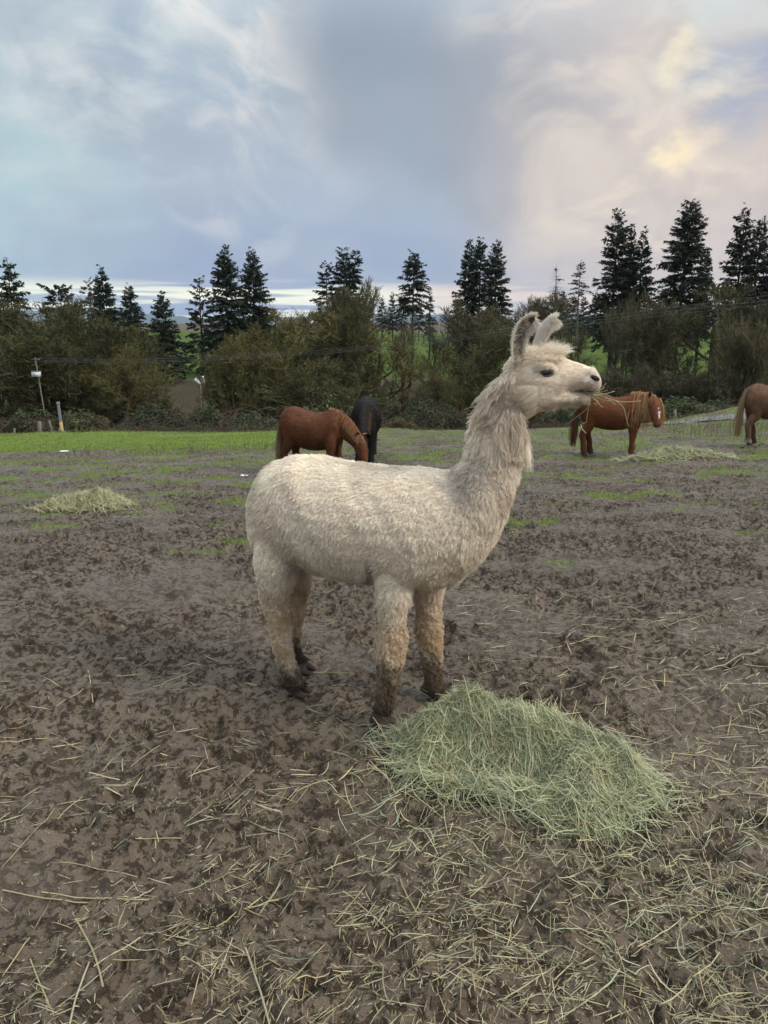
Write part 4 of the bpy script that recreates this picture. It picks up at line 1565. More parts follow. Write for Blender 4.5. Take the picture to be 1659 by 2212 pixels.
# white feed pan
bk = at(139, 979, 18.4)
zb = gz(bk[0], 18.4)
pan = empty('feed_pan', (bk[0], 18.4, zb - .01))
pan.scale = (.42, .42, .42)
tag(pan, 'white round feed pan lying on the muddy hollow in the pasture', 'pan')
def lathe(prof, seg=28):
    mbx = MB()
    a = np.arange(seg) * 2 * math.pi / seg
    V = np.array([[(r * math.cos(t), r * math.sin(t), z) for t in a] for r, z in prof])
    k = np.arange(len(prof) - 1)[:, None] * seg
    j = np.arange(seg)[None]
    mbx.add(V, np.stack([k + j, k + (j + 1) % seg, k + seg + (j + 1) % seg, k + seg + j], -1).reshape(-1, 4))
    return mbx
lathe([(.001, .012), (.15, .01), (.17, 0), (.21, .10), (.235, .125), (.235, .135), (.21, .135), (.19, .11), (.15, .03), (.001, .03)]).build('bowl', M_WHITE, pan)
lathe([(.215, .118), (.245, .122), (.245, .142), (.215, .142)]).build('rim', M_WHITE, pan)

# scrap of white paper in the mud
pc = at(527, 1010, 12.8)
rng = np.random.default_rng(8)
gx, gy = np.meshgrid(np.linspace(-.09, .09, 7), np.linspace(-.06, .06, 6))
zz_ = .03 + .03 * pnoise(gx * 14, gy * 14, 3) + .02 * np.abs(pnoise(gx * 30, gy * 30, 4))
k = np.arange(5)[:, None] * 7 + np.arange(6)[None]
sp_ = link('paper_scrap', np_mesh('paper_scrap', np.stack([gx, gy, zz_], -1).reshape(-1, 3), np.stack([k, k + 1, k + 8, k + 7], -1).reshape(-1, 4)), None, M_WHITE)
sp_.scale = (.7, .7, .7)
sp_.location = (pc[0], 12.8, gz(pc[0], 12.8) + .01)
tag(sp_, 'crumpled white scrap lying in the mud behind the alpaca rump', 'scrap')

# gravel track at the right
def build_track():
    xs = np.linspace(8.6, 22, 60)
    yc = 26.2 - (xs - 10) * .22 + .15 * np.sin(xs * .9)
    V = []
    for off in (-.5, -.25, 0, .25, .5):
        y = yc + off
        V.append(np.stack([xs, y, ground_z(xs, y) + .05 + .03 * (1 - (off / .5) ** 2)], 1))
    V = np.array(V)
    n, m = V.shape[:2]
    k = np.arange(n - 1)[:, None] * m + np.arange(m - 1)[None]
    o = link('gravel_track', np_mesh('gravel_track', V.reshape(-1, 3), np.stack([k, k + 1, k + 1 + m, k + m], -1).reshape(-1, 4)), None,
             simple('gravel', (.19, .18, .16), .9, .2, 14, (.12, .115, .10), .5), True)
    tag(o, 'pale gravel track crossing the right side below the grass mound', 'track', kind='structure')
build_track()


# ------------------------------------------------------------------ horses
M_HOOF = simple('hoof', (.055, .045, .038), .6, .3, 20, (.09, .075, .06))


def lerp_path(P, t):
    P = np.asarray(P, float)
    s_ = np.linspace(0, 1, len(P))
    return np.stack([np.interp(t, s_, P[:, k]) for k in range(3)], -1)


def horse(label, px, Y, rz, scale, coat, dark, mane_c, neck, head, legs=None, seed=0, tail_c=None, belly=0.0, facing_head=None, blaze=False, socks=(), zfoot=None, short=.86):
    """local: x forward, y left, z up; withers about 1.25 at scale 1"""
    rng = np.random.default_rng(seed)
    X = px
    zb = zfoot if zfoot is not None else float(macro(np.array([X]), np.array([Y]))[0])
    B = Body()
    Yv = np.array([0, 1., 0])

    def sec(x, zt, zbm, w):
        return (np.array([x, 0, (zt + zbm) / 2]), Yv * w, UPV * (zt - zbm) / 2)
    b_ = belly
    B.sections([sec(-.74, 1.02, .92, .04), sec(-.72, 1.11, .80, .15), sec(-.63, 1.20, .66, .23), sec(-.45, 1.245, .58, .27), sec(-.22, 1.19, .53 - b_, .29),
                sec(.02, 1.15, .51 - b_, .30), sec(.25, 1.175, .53 - b_, .275), sec(.42, 1.23, .57, .235), sec(.54, 1.21, .61, .20), sec(.64, 1.13, .68, .155), sec(.70, 1.0, .80, .07)], 20, 4)
    B.limb(neck, Yv, 16)
    B.limb(head, Yv if facing_head is None else facing_head, 16)
    L = legs or dict(fl=(.0, 0.), fr=(.0, 0.), hl=(.0, 0.), hr=(.0, 0.))
    hooves = []
    for key, sgn in (('fl', 1), ('fr', -1)):
        dx, dk = L[key]
        y = .125 * sgn
        xf = .47
        B.limb([((xf - .02, y * .9, .84), .11, .17), ((xf, y, .66), .10, .13), ((xf + dk * .5, y, .50), .075, .09), ((xf + dx * .5 + dk, y, .37), .062, .066),
                ((xf + dx * .75 + dk * .5, y, .25), .049, .054), ((xf + dx, y, .13), .054, .060), ((xf + dx + .03, y, .05), .058, .066)], Yv, 12)
        hooves.append((xf + dx + .04, y))
    for key, sgn in (('hl', 1), ('hr', -1)):
        dx, dk = L[key]
        y = .13 * sgn
        xh = -.52
        B.limb([((xh, y * .85, .95), .13, .19), ((xh + .03, y, .76), .115, .17), ((xh + .01 + dk * .3, y, .60), .085, .115), ((xh - .07 + dk + dx * .6, y, .47), .068, .082),
                ((xh - .09 + dx * .8 + dk, y, .40), .060, .072), ((xh - .06 + dx, y, .26), .051, .057), ((xh - .05 + dx, y, .14), .055, .060), ((xh - .02 + dx, y, .05), .058, .066)], Yv, 12)
        hooves.append((xh - .01 + dx, y))
    me = B.fuse('horse', 0.022, 3)
    V, Nn, T = mesh_np(me)
    c = np.tile(np.array(coat, float), (len(V), 1))
    n = pnoise(V[:, 0] * 3.2 + V[:, 1] * 2, V[:, 2] * 3.2 + V[:, 1], seed + 3) + .5 * pnoise(V[:, 0] * 8, V[:, 2] * 9 + V[:, 1] * 5, seed + 4)
    c = c * (1 + .32 * n)[:, None]
    nm = pnoise(V[:, 0] * 22, V[:, 2] * 30 + V[:, 1] * 20, seed + 6)
    c = c * (1 + .10 * nm)[:, None]
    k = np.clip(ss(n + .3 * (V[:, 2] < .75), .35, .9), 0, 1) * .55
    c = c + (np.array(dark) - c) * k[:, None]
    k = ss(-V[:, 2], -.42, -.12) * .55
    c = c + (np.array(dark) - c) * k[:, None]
    for hx_, hy_, hz in socks:
        d = np.sqrt((V[:, 0] - hx_) ** 2 + (V[:, 1] - hy_) ** 2)
        k = (d < .16) & (V[:, 2] < hz)
        c[k] = (.34, .30, .26)
    if blaze:
        hd = np.array([h[0] for h in head], float)
        ax = unit(hd[-1] - hd[0])
        fwd = blaze
        rel = V - hd[0]
        t = rel @ ax / np.linalg.norm(hd[-1] - hd[0])
        lat = rel @ unit(np.cross(ax, fwd))
        fr = (Nn @ unit(np.array(fwd)))
        k = (t > .42) & (t < .74) & (np.abs(lat + .012) < .016 + .008 * np.sin(t * 14)) & (fr > .35) & ~((t > .46) & (t < .54))
        c[k] = (.72, .68, .64)
        k = (t > .93) & (np.abs(lat) < .06)
        c[k] = c[k] * .5 + np.array([.03, .025, .02])
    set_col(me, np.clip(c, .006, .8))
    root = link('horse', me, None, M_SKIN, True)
    root.location = (X, Y, zb - .015)
    root.rotation_euler = (0, 0, rz)
    root.scale = (scale * short, scale, scale)
    tag(root, label, 'horse', 'horses in the paddock')
    for hx_, hy_ in hooves:
        MB().tube([(hx_ - .012, hy_, .075), (hx_, hy_, .035), (hx_ + .008, hy_, 0)], [.048, .056, .064], 12).build('hoof', M_HOOF, root)
    # shaggy winter coat
    n_ = 14000
    P, N = sample_surface(V, Nn, T, n_, rng)
    fl = np.tile(np.array([-.6, 0, -.8]), (n_, 1)) + rng.normal(0, .2, (n_, 3))
    fl = unit(fl - N * (fl * N).sum(1, keepdims=True))
    kd = kdtree.KDTree(len(V))
    for i, v in enumerate(V):
        kd.insert(v, i)
    kd.balance()
    vi = np.array([kd.find(p)[1] for p in P])
    t4 = np.linspace(0, 1, 4)
    ln = rng.uniform(.03, .07, n_)
    hair('winter_coat', P[:, None] + ln[:, None, None] * (fl[:, None] * t4[None, :, None] + N[:, None] * (.22 * t4 - .1 * t4 ** 2)[None, :, None]),
         np.tile(.0032 * (1 - .6 * t4), (n_, 1)), np.clip(c[vi] * rng.uniform(.75, 1.3, (n_, 1)), .005, .8), M_HAIR, root)
    # tail
    if tail_c is not None:
        nt_ = 300
        p0 = np.array([-.73, 0, 1.06]) + rng.normal(0, 1, (nt_, 3)) * np.array([.012, .025, .03])
        t6 = np.linspace(0, 1, 7)
        out = rng.normal(0, .04, (nt_, 2))
        ln = rng.uniform(.62, .92, nt_)
        cv = np.zeros((nt_, 7, 3))
        cv[:, :, 0] = p0[:, None, 0] - .11 * np.sin(t6 * 1.7)[None] + out[:, None, 0] * t6[None]
        cv[:, :, 1] = p0[:, None, 1] + out[:, None, 1] * t6[None] * 1.2
        cv[:, :, 2] = p0[:, None, 2] - ln[:, None] * (t6 ** 1.25)[None]
        hair('tail', cv, np.tile(.0055 * (1 - .6 * t6), (nt_, 1)), np.array(tail_c) * rng.uniform(.6, 1.3, (nt_, 1)), M_HAIR, root)
    return root, rng


def mane(root, rng, line, nrm, length, colr, n, fall, spread=.03, r=.005, name='mane'):
    """hair rooted along a crest line, falling to one side"""
    t = rng.random(n)
    p0 = lerp_path(line, t) + rng.normal(0, .012, (n, 3))
    ln = length * rng.uniform(.6, 1.2, n)
    t6 = np.linspace(0, 1, 6)
    up = np.array(nrm, float)
    fl = np.array(fall, float) + rng.normal(0, spread * 4, (n, 3))
    cv = p0[:, None] + ln[:, None, None] * (up[None, None] * (.35 * t6 - .3 * t6 ** 2)[None, :, None] + fl[:, None] * (t6 ** 1.2)[None, :, None] + np.array([0, 0, -1.])[None, None] * (.55 * t6 ** 2)[None, :, None])
    hair(name, cv, np.tile(r * (1 - .6 * t6), (n, 1)), np.array(colr) * rng.uniform(.6, 1.35, (n, 1)), M_HAIR, root)


def horse_ear(root, p, d, mat_col, label=None, size=.11, face=(0, -1, 0)):
    d = unit(np.array(d, float))
    f = unit(np.array(face, float) - d * (np.array(face, float) @ d))
    s_ = np.cross(d, f)
    V = []
    tt = np.linspace(0, 1, 7)
    wv = np.array([.026, .036, .038, .034, .025, .013, .001])
    for t, w in zip(tt, wv):
        for a in np.linspace(-1, 1, 7):
            V.append(np.array(p) + d * size * t + s_ * w * math.sin(a * 1.6) - f * w * .8 * math.cos(a * 1.6))
    V = np.array(V)
    k = np.arange(6)[:, None] * 7 + np.arange(6)[None]
    F = np.stack([k, k + 1, k + 8, k + 7], -1).reshape(-1, 4)
    V2 = V + f * .004
    me = np_mesh('ear', np.concatenate([V, V2]), np.concatenate([F, F[:, ::-1] + 49]), np.concatenate([np.tile(mat_col, (49, 1)), np.tile(np.array(mat_col) * .35, (49, 1))]))
    return link('ear', me, root, M_SKIN, True)


def horse_eye(root, p, r=.022):
    bm = bmesh.new()
    bmesh.ops.create_uvsphere(bm, u_segments=12, v_segments=8, radius=r)
    bmesh.ops.translate(bm, verts=bm.verts, vec=Vector(p))
    me = bpy.data.meshes.new('eye')
    bm.to_mesh(me)
    bm.free()
    return link('eye', me, root, bpy.data.materials['eye'], True)


RUST, RUSTD = (.150, .054, .023), (.045, .020, .011)
FLAX = (.36, .22, .10)
V3 = lambda *a: np.array(a, float)
# grazing head down
gneck = [(V3(.42, 0, .98), .17, .27), (V3(.60, 0, .92), .13, .235), (V3(.78, 0, .80), .105, .19), (V3(.93, 0, .63), .09, .155), (V3(1.01, 0, .50), .085, .13)]
ghead = [(V3(.99, 0, .56), .06, .10), (V3(1.05, 0, .45), .088, .135), (V3(1.11, 0, .30), .082, .115), (V3(1.15, 0, .17), .062, .082), (V3(1.17, 0, .09), .056, .070), (V3(1.18, 0, .045), .042, .045)]

cneck = [(V3(.42, 0, .98), .17, .27), (V3(.62, 0, .95), .13, .235), (V3(.80, 0, .87), .105, .19), (V3(.94, 0, .76), .09, .155), (V3(1.02, 0, .67), .085, .13)]
chead = [(V3(1.0, 0, .74), .06, .10), (V3(1.06, 0, .64), .088, .135), (V3(1.11, 0, .49), .082, .115), (V3(1.14, 0, .36), .062, .082), (V3(1.155, 0, .28), .056, .070), (V3(1.16, 0, .235), .042, .045)]
Yh = 13.7
r_, g_ = horse('chestnut horse grazing behind the alpaca back, head down to the right', at(672, 1000, Yh)[0] + .06, Yh, R(-24), 1.0, RUST, RUSTD, FLAX, cneck, chead,
               dict(fl=(.06, 0), fr=(-.05, 0), hl=(.10, 0), hr=(-.02, 0)), 1, tail_c=(.30, .19, .10), belly=.03, zfoot=at(690, 1027, Yh)[2])
mane(r_, g_, [(.40, 0, 1.235), (.60, 0, 1.19), (.78, .0, 1.07), (.92, 0, .93), (1.07, .0, .79)], (.3, 0, .9), .17, (.25, .13, .055), 900, (.0, -.55, -.2))
mane(r_, g_, [(1.07, 0, .78), (1.11, 0, .74)], (.7, 0, .3), .15, (.30, .17, .07), 160, (.25, -.1, -.6), name='forelock')
horse_ear(r_, (1.05, -.055, .78), (.1, -.45, .85), RUST, size=.10, face=(.7, -.6, -.2))
horse_ear(r_, (1.09, .055, .78), (.55, .75, .30), (.32, .12, .045), size=.12, face=(.5, -.3, -.6))
for s_ in (-1, 1):
    horse_eye(r_, (1.12, s_ * .078, .59))

Yh = 14.9
DK, DKD = (.018, .013, .012), (.010, .008, .008)
r_, g_ = horse('black horse grazing head-on beside the chestnut, head to the ground', at(789, 990, Yh)[0], Yh + .55, R(-92), 1.03, DK, DKD, DK, gneck, ghead,
               dict(fl=(.03, 0), fr=(-.03, 0), hl=(.0, 0), hr=(.05, 0)), 2, tail_c=(.014, .011, .01), belly=.03, zfoot=at(789, 1006, Yh)[2])
mane(r_, g_, [(.40, 0, 1.25), (.60, 0, 1.17), (.78, .0, 1.0), (.92, 0, .83), (1.06, .0, .62)], (.3, 0, .9), .16, (.030, .022, .018), 700, (.0, .35, -.2))
mane(r_, g_, [(.50, .05, 1.2), (.78, .06, .96), (.95, .05, .74)], (.2, .3, .9), .12, (.11, .055, .028), 160, (.0, .5, -.3), name='brown_mane_streak')
for s_ in (-1, 1):
    horse_ear(r_, (1.05, s_ * .06, .60), (.3, s_ * .6, .55), DK, size=.10, face=(1, 0, 0))
    horse_eye(r_, (1.115, s_ * .08, .40))

Yh = 15.2
sneck = [(V3(.42, 0, 1.00), .17, .25), (V3(.58, -.01, 1.05), .14, .215), (V3(.72, -.04, 1.07), .115, .175), (V3(.83, -.10, 1.075), .10, .145), (V3(.89, -.17, 1.06), .09, .12)]
shead = [(V3(.85, -.16, 1.11), .10, .10), (V3(.87, -.25, 1.04), .135, .12), (V3(.90, -.34, .91), .125, .115), (V3(.92, -.41, .78), .092, .085), (V3(.93, -.44, .70), .080, .072), (V3(.935, -.455, .655), .052, .048)]
r_, g_ = horse('chestnut horse with white blaze standing sideways, looking at the viewer', at(1318, 980, Yh)[0], Yh, R(-14), 1.0, (.168, .056, .020), (.055, .022, .011), FLAX, sneck, shead,
               dict(fl=(.02, 0), fr=(-.02, 0), hl=(.10, .0), hr=(-.04, 0)), 3, tail_c=(.12, .045, .020), facing_head=V3(.93, .36, 0), blaze=(.34, -.93, .1),
               socks=((.50, .125, .10),), zfoot=at(1318, 982, Yh)[2])
mane(r_, g_, [(.38, 0, 1.245), (.55, -.02, 1.25), (.72, -.05, 1.235), (.84, -.10, 1.20)], (0, 0, 1), .36, (.34, .185, .075), 1000, (.0, -.42, -.75), .06)
mane(r_, g_, [(.66, -.08, 1.22), (.76, -.12, 1.20)], (0, -.1, .9), .36, (.22, .10, .038), 220, (-.30, -.10, -.9), name='mane_lock')
mane(r_, g_, [(.80, -.20, 1.20), (.88, -.20, 1.20)], (.1, -.5, .8), .20, (.28, .13, .046), 260, (-.12, -.42, -.65), name='forelock')
mane(r_, g_, [(.95, -.12, 1.17), (.98, -.10, 1.12)], (.5, 0, .5), .34, (.36, .21, .09), 260, (.16, -.06, -.85), name='far_mane_lock')
horse_ear(r_, (.945, -.20, 1.18), (.35, -.1, .9), (.05, .025, .015), size=.12, face=(.2, -1, 0))
horse_ear(r_, (.77, -.20, 1.18), (-.35, -.1, .9), RUST, size=.11, face=(-.2, -1, 0))
horse_eye(r_, (.785, -.375, .965))
horse_eye(r_, (.995, -.295, .965))

Yh = 16.4
nneck = [(V3(.42, 0, 1.00), .17, .25), (V3(.62, 0, .98), .13, .21), (V3(.82, 0, .88), .11, .175), (V3(.97, 0, .72), .09, .14), (V3(1.03, 0, .60), .085, .12)]
r_, g_ = horse('reddish horse cut by the right picture edge, only its rump and hind legs showing', at(1588, 960, Yh)[0] + .79, Yh, R(-6), 1.03, (.180, .092, .052), (.095, .048, .028), FLAX, nneck, ghead,
               dict(fl=(.04, 0), fr=(-.04, 0), hl=(.16, .0), hr=(-.05, 0)), 4, tail_c=(.30, .19, .10), socks=((-.58, -.13, .13),), zfoot=at(1610, 958, Yh)[2])
mane(r_, g_, [(.40, 0, 1.235), (.60, 0, 1.17), (.82, .0, 1.03), (1.06, .0, .70)], (.3, 0, .9), .18, (.36, .22, .10), 500, (.0, -.55, -.2))
for s_ in (-1, 1):
    horse_ear(r_, (1.06, s_ * .06, .64), (.4, s_ * .5, .6), RUST, size=.10, face=(1, 0, 0))
    horse_eye(r_, (1.115, s_ * .08, .40))


# ------------------------------------------------------------------ hay
HAYC = [np.array(c) for c in ((.45, .45, .25), (.57, .54, .32), (.38, .40, .23), (.62, .57, .36), (.38, .42, .27))]


def hay_colour(n, rng, warm=0.0):
    i = rng.integers(0, len(HAYC), n)
    c = np.array(HAYC)[i]
    k = (rng.random(n) < .10 + warm)[:, None]
    c = np.where(k, np.array([.52, .42, .22]), c)
    return np.clip(c * rng.uniform(.55, 1.2, (n, 1)), .03, .8)


def lay_blades(x, y, zfun, L, w, az, rng, tilt=.10, curl=.25, K=6, lift=.004, sink=0.0, stiff=.5):
    """curved blades resting on a surface zfun(x, y)"""
    n = len(x)
    t = np.linspace(-.5, .5, K)
    d = np.stack([np.cos(az), np.sin(az)], 1)
    pr = np.stack([-np.sin(az), np.cos(az)], 1)
    cu = rng.normal(0, curl, n)
    px = x[:, None] + L[:, None] * (d[:, 0, None] * t + pr[:, 0, None] * (cu[:, None] * (t ** 2 - .1)))
    py = y[:, None] + L[:, None] * (d[:, 1, None] * t + pr[:, 1, None] * (cu[:, None] * (t ** 2 - .1)))
    z = zfun(px.ravel(), py.ravel()).reshape(n, K)
    # stiff: follow the line through the surface rather than every bump
    a = np.polyfit(t, z.T, 1)
    line = a[0][:, None] * t + a[1][:, None]
    res = (z - line).max(1)
    z = (1 - stiff) * z + stiff * (line + res[:, None] * .6)
    z = z + lift + rng.normal(0, tilt, n)[:, None] * t * L[:, None] + np.abs(rng.normal(0, .006, n))[:, None] - sink
    P = np.stack([px, py, z], -1)
    Wd = unit(np.stack([pr[:, 0], pr[:, 1], rng.normal(0, .5, n)], 1))
    wid = w[:, None] * np.concatenate([[.55], np.ones(K - 2), [.35]])[None]
    return P, Wd, wid


def pile_height(x, y, lobes):
    h = np.zeros_like(x)
    for cx, cy, hh, sx_, sy_, rot in lobes:
        c, s_ = math.cos(rot), math.sin(rot)
        u = (x - cx) * c + (y - cy) * s_
        v = -(x - cx) * s_ + (y - cy) * c
        h = h + hh * np.exp(-(u / sx_) ** 2 - (v / sy_) ** 2)
    return h


def hay_pile(name, label, lobes, n, seed, Lr, wr, spread, K=6, warm=0.0, puff=.02, holes=()):
    rng = np.random.default_rng(seed)
    lobes = np.array(lobes)
    def zf(x, y):
        h = pile_height(x, y, lobes)
        nz = puff * fbm(x * 9, y * 9, 3, seed) * np.clip(h / .06, 0, 1)
        return ground_z(x, y) + np.maximum(h + nz, 0)
    # heart of the heap
    cx, cy = np.average(lobes[:, 0], weights=np.abs(lobes[:, 2])), np.average(lobes[:, 1], weights=np.abs(lobes[:, 2]))
    ext = max(np.abs(lobes[:, 0] - cx).max(), np.abs(lobes[:, 1] - cy).max()) + 2.0 * max(lobes[:, 3].max(), lobes[:, 4].max())
    g = np.linspace(-ext, ext, 70)
    gx, gy = np.meshgrid(g + cx, g + cy)
    h = pile_height(gx, gy, lobes)
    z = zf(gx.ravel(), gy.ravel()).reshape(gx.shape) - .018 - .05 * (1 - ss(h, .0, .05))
    k = np.arange(69)[:, None] * 70 + np.arange(69)[None]
    hm = np.maximum.reduce([h[:-1, :-1], h[1:, :-1], h[:-1, 1:], h[1:, 1:]])
    F = np.stack([k, k + 1, k + 71, k + 70], -1)[hm > .012].reshape(-1, 4)
    root = empty(name, (cx, cy, gz(cx, cy)))
    tag(root, label, 'hay pile', 'piles of hay in the paddock')
    off = np.array([cx, cy, gz(cx, cy)])
    V = np.stack([gx, gy, z], -1).reshape(-1, 3) - off
    hc = np.tile([.075, .08, .045], (len(V), 1)) * (1 + .35 * pnoise(V[:, 0] * 40, V[:, 1] * 40, 3))[:, None]  # dark colour paints the shade in gaps between the blades
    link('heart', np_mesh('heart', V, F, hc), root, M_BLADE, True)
    # blades: most on the heap, thinning outward
    x = rng.normal(0, 1, n * 6)
    y = rng.normal(0, 1, n * 6)
    li = rng.choice(len(lobes), n * 6, p=np.abs(lobes[:, 2]) / np.abs(lobes[:, 2]).sum())
    sx_, sy_ = lobes[li, 3] * spread, lobes[li, 4] * spread
    c, s_ = np.cos(lobes[li, 5]), np.sin(lobes[li, 5])
    u, v = x * sx_, y * sy_
    X = lobes[li, 0] + u * c - v * s_
    Y = lobes[li, 1] + u * s_ + v * c
    keep = rng.random(n * 6) < np.clip(.10 + pile_height(X, Y, lobes) / .08, 0, 1)
    for hx_, hy_, ha, hb, hr in holes:
        uu = (X - hx_) * math.cos(hr) + (Y - hy_) * math.sin(hr)
        vv = -(X - hx_) * math.sin(hr) + (Y - hy_) * math.cos(hr)
        keep &= rng.random(n * 6) > .93 * np.exp(-(uu / ha) ** 4 - (vv / hb) ** 4)
    X, Y = X[keep][:n], Y[keep][:n]
    m = len(X)
    # blades lie in swathes: direction varies slowly
    az = 1.1 * pnoise(X * 4.0 + seed, Y * 4.0, seed + 1) + rng.normal(0, .72, m) - .40
    L = rng.uniform(*Lr, m)
    w = rng.uniform(*wr, m)
    P, Wd, wid = lay_blades(X, Y, zf, L, w, az, rng, .34, .6, K)
    P[:, :, 2] += (rng.random(m) ** 4 * puff * 1.3)[:, None]
    col = hay_colour(m, rng, warm)
    V, F = rib_arrays(P - off, Wd, wid)
    o = link('hay_blades', np_mesh('hay_blades', V, F, np.repeat(col, K * 2, 0)), root, M_BLADE)
    o['kind'] = 'stuff'
    return root


hay_pile('hay_pile', 'big loose green hay pile before the front feet of the alpaca',
         [(.30, 2.51, .150, .20, .13, -.2), (.54, 2.42, .130, .19, .11, -.35), (.73, 2.29, .100, .14, .11, -.5), (.64, 2.16, .075, .13, .085, .1), (.38, 2.25, .040, .26, .09, -.1), (.19, 2.42, .045, .10, .10, 0), (.32, 2.34, -.120, .17, .05, -.22), (.53, 2.26, -.07, .05, .07, .5), (.60, 2.36, -.05, .10, .025, -.5)],
         30000, 4, (.04, .16), (.0007, .0016), .74, puff=.028, holes=[(.32, 2.31, .18, .06, -.22), (.53, 2.23, .045, .07, .5)])
PL = at(185, 1095, 8.7)
hay_pile('hay_pile', 'pale hay pile on the mud at the left, dark hollow in its side',
         [(PL[0] + .08, 8.75, .15, .27, .24, 0), (PL[0] - .26, 8.6, .07, .24, .2, .2), (PL[0] + .3, 8.65, .06, .18, .2, 0), (PL[0] - .14, 8.5, -.07, .08, .08, 0)], 6500, 5, (.06, .20), (.0015, .0035), .72, 4, .25)
PR = at(1455, 985, 14.6)
hay_pile('hay_pile', 'flat pale hay heap on the ground right of the standing chestnut horse',
         [(PR[0] - .05, 14.7, .14, .42, .3, 0), (PR[0] + .5, 14.6, .07, .5, .3, 0), (PR[0] - .6, 14.4, .06, .4, .3, 0)], 5200, 6, (.10, .28), (.0025, .0055), .85, 4, .12)

# hay in the mouth
def hay_wisp():
    S_ = [[(1262, 846), (1285, 850), (1312, 843)], [(1268, 849), (1290, 846), (1310, 828)], [(1265, 850), (1300, 852), (1328, 845)],
          [(1272, 850), (1300, 858), (1345, 868), (1385, 866)], [(1270, 852), (1320, 862), (1345, 878), (1352, 900), (1358, 922)],
          [(1268, 850), (1284, 862), (1300, 880)], [(1275, 854), (1290, 866), (1297, 877)], [(1280, 868), (1262, 888), (1222, 918)],
          [(1282, 872), (1290, 872), (1303, 880)], [(1274, 862), (1268, 900), (1266, 912), (1255, 916)], [(1255, 917), (1257, 926), (1266, 936)],
          [(1250, 848), (1275, 852), (1296, 846)], [(1280, 851), (1310, 860), (1330, 874)], [(1284, 851), (1302, 840), (1306, 836)], [(1270, 856), (1250, 880), (1228, 900)],
          [(1262, 848), (1300, 850), (1322, 858)], [(1276, 850), (1296, 862), (1318, 866)]]
    rng = np.random.default_rng(12)
    mb = MB()
    cols = []
    for pts in S_:
        o = rng.uniform(-.030, .012)
        P = catmull(np.array([hp(x, y, o + rng.normal(0, .008)) for x, y in pts]), 5)
        n0 = mb.n
        mb.tube(P, np.linspace(.0015, .0009, len(P)) * rng.uniform(.8, 1.25), 5)
        cols.append(np.tile(hay_colour(1, rng, .25) * 1.1, (mb.n - n0, 1)))
    me = mb.mesh('hay_wisp')
    set_col(me, np.concatenate(cols))
    tag(link('hay_wisp', me, None, M_BLADE), 'wisp of hay stems hanging from the mouth of the alpaca', 'hay')


hay_wisp()


# ------------------------------------------------------------------ straw on the mud
def straw_density(x, y):
    px, py = proj(np.stack([x, y, 0 * x], -1))
    fore = ss(py, 1300, 2150)
    d = .05 + .60 * fore * (.75 + .25 * ss(px, 200, 1500))
    d = d + .55 * np.exp(-((x - .55) / .75) ** 2 - ((y - 2.1) / .6) ** 2)
    d = d + .45 * ss(px, 1050, 1650) * ss(py, 1180, 1600)
    d = d * (.35 + 1.1 * ss(fbm(x / .35, y / .35, 3, 33), -.35, .5))
    return np.clip(d, 0, 1)


def scatter(n, rng, ymin=1.0, ymax=7.0):
    X, Y = [], []
    got = 0
    while got < n:
        u = rng.uniform(-80, 1739, n)
        v = rng.uniform(1180, 2280, n)
        c, s_ = math.cos(PITCH), math.sin(PITCH)
        vv = (CY - v) / FPX
        t = CAMH / (s_ - c * vv)
        x, y = (u - CX) / FPX * t, (c + s_ * vv) * t
        k = (rng.random(n) < straw_density(x, y)) & (y > ymin) & (y < ymax)
        X.append(x[k])
        Y.append(y[k])
        got += k.sum()
    return np.concatenate(X)[:n], np.concatenate(Y)[:n]


def straw_colour(n, rng):
    c = np.array([(.56, .46, .26), (.64, .55, .34), (.48, .39, .23), (.60, .49, .25), (.52, .47, .32)])[rng.integers(0, 5, n)]
    return np.clip(c * rng.uniform(.50, 1.0, (n, 1)), .03, .8)


rng = np.random.default_rng(21)
# short broken straw: nobody could count it
n = 1900
x, y = scatter(n, rng)
P, Wd, wd = lay_blades(x, y, ground_z, rng.uniform(.02, .085, n), rng.uniform(.0006, .0013, n), rng.normal(.45, .75, n), rng, .04, .04, 4, .003, stiff=.9)
o = link('loose_straw', ribbons(P, Wd, wd, straw_colour(n, rng), 'loose_straw'), None, M_BLADE)
tag(o, 'short broken yellow straw strewn over the mud', 'straw', kind='stuff')
# longer straw further back, at the right and along the left
n = 830
u = np.concatenate([rng.uniform(980, 1680, 700), rng.uniform(-20, 780, 130)])
v = np.concatenate([rng.uniform(1230, 1700, 700), rng.uniform(1420, 1750, 130)])
c_, s_ = math.cos(PITCH), math.sin(PITCH)
tt_ = CAMH / (s_ - c_ * (CY - v) / FPX)
x, y = (u - CX) / FPX * tt_, (c_ + s_ * (CY - v) / FPX) * tt_
P, Wd, wd = lay_blades(x, y, ground_z, rng.uniform(.03, .12, n), rng.uniform(.0010, .0020, n), rng.normal(.35, .7, n), rng, .04, .06, 4, .004, stiff=.85)
o = link('scattered_straw', ribbons(P, Wd, wd, straw_colour(n, rng), 'scattered_straw'), None, M_BLADE)
tag(o, 'thin straw scattered over the mud behind the hay and left of the alpaca', 'straw', kind='stuff')
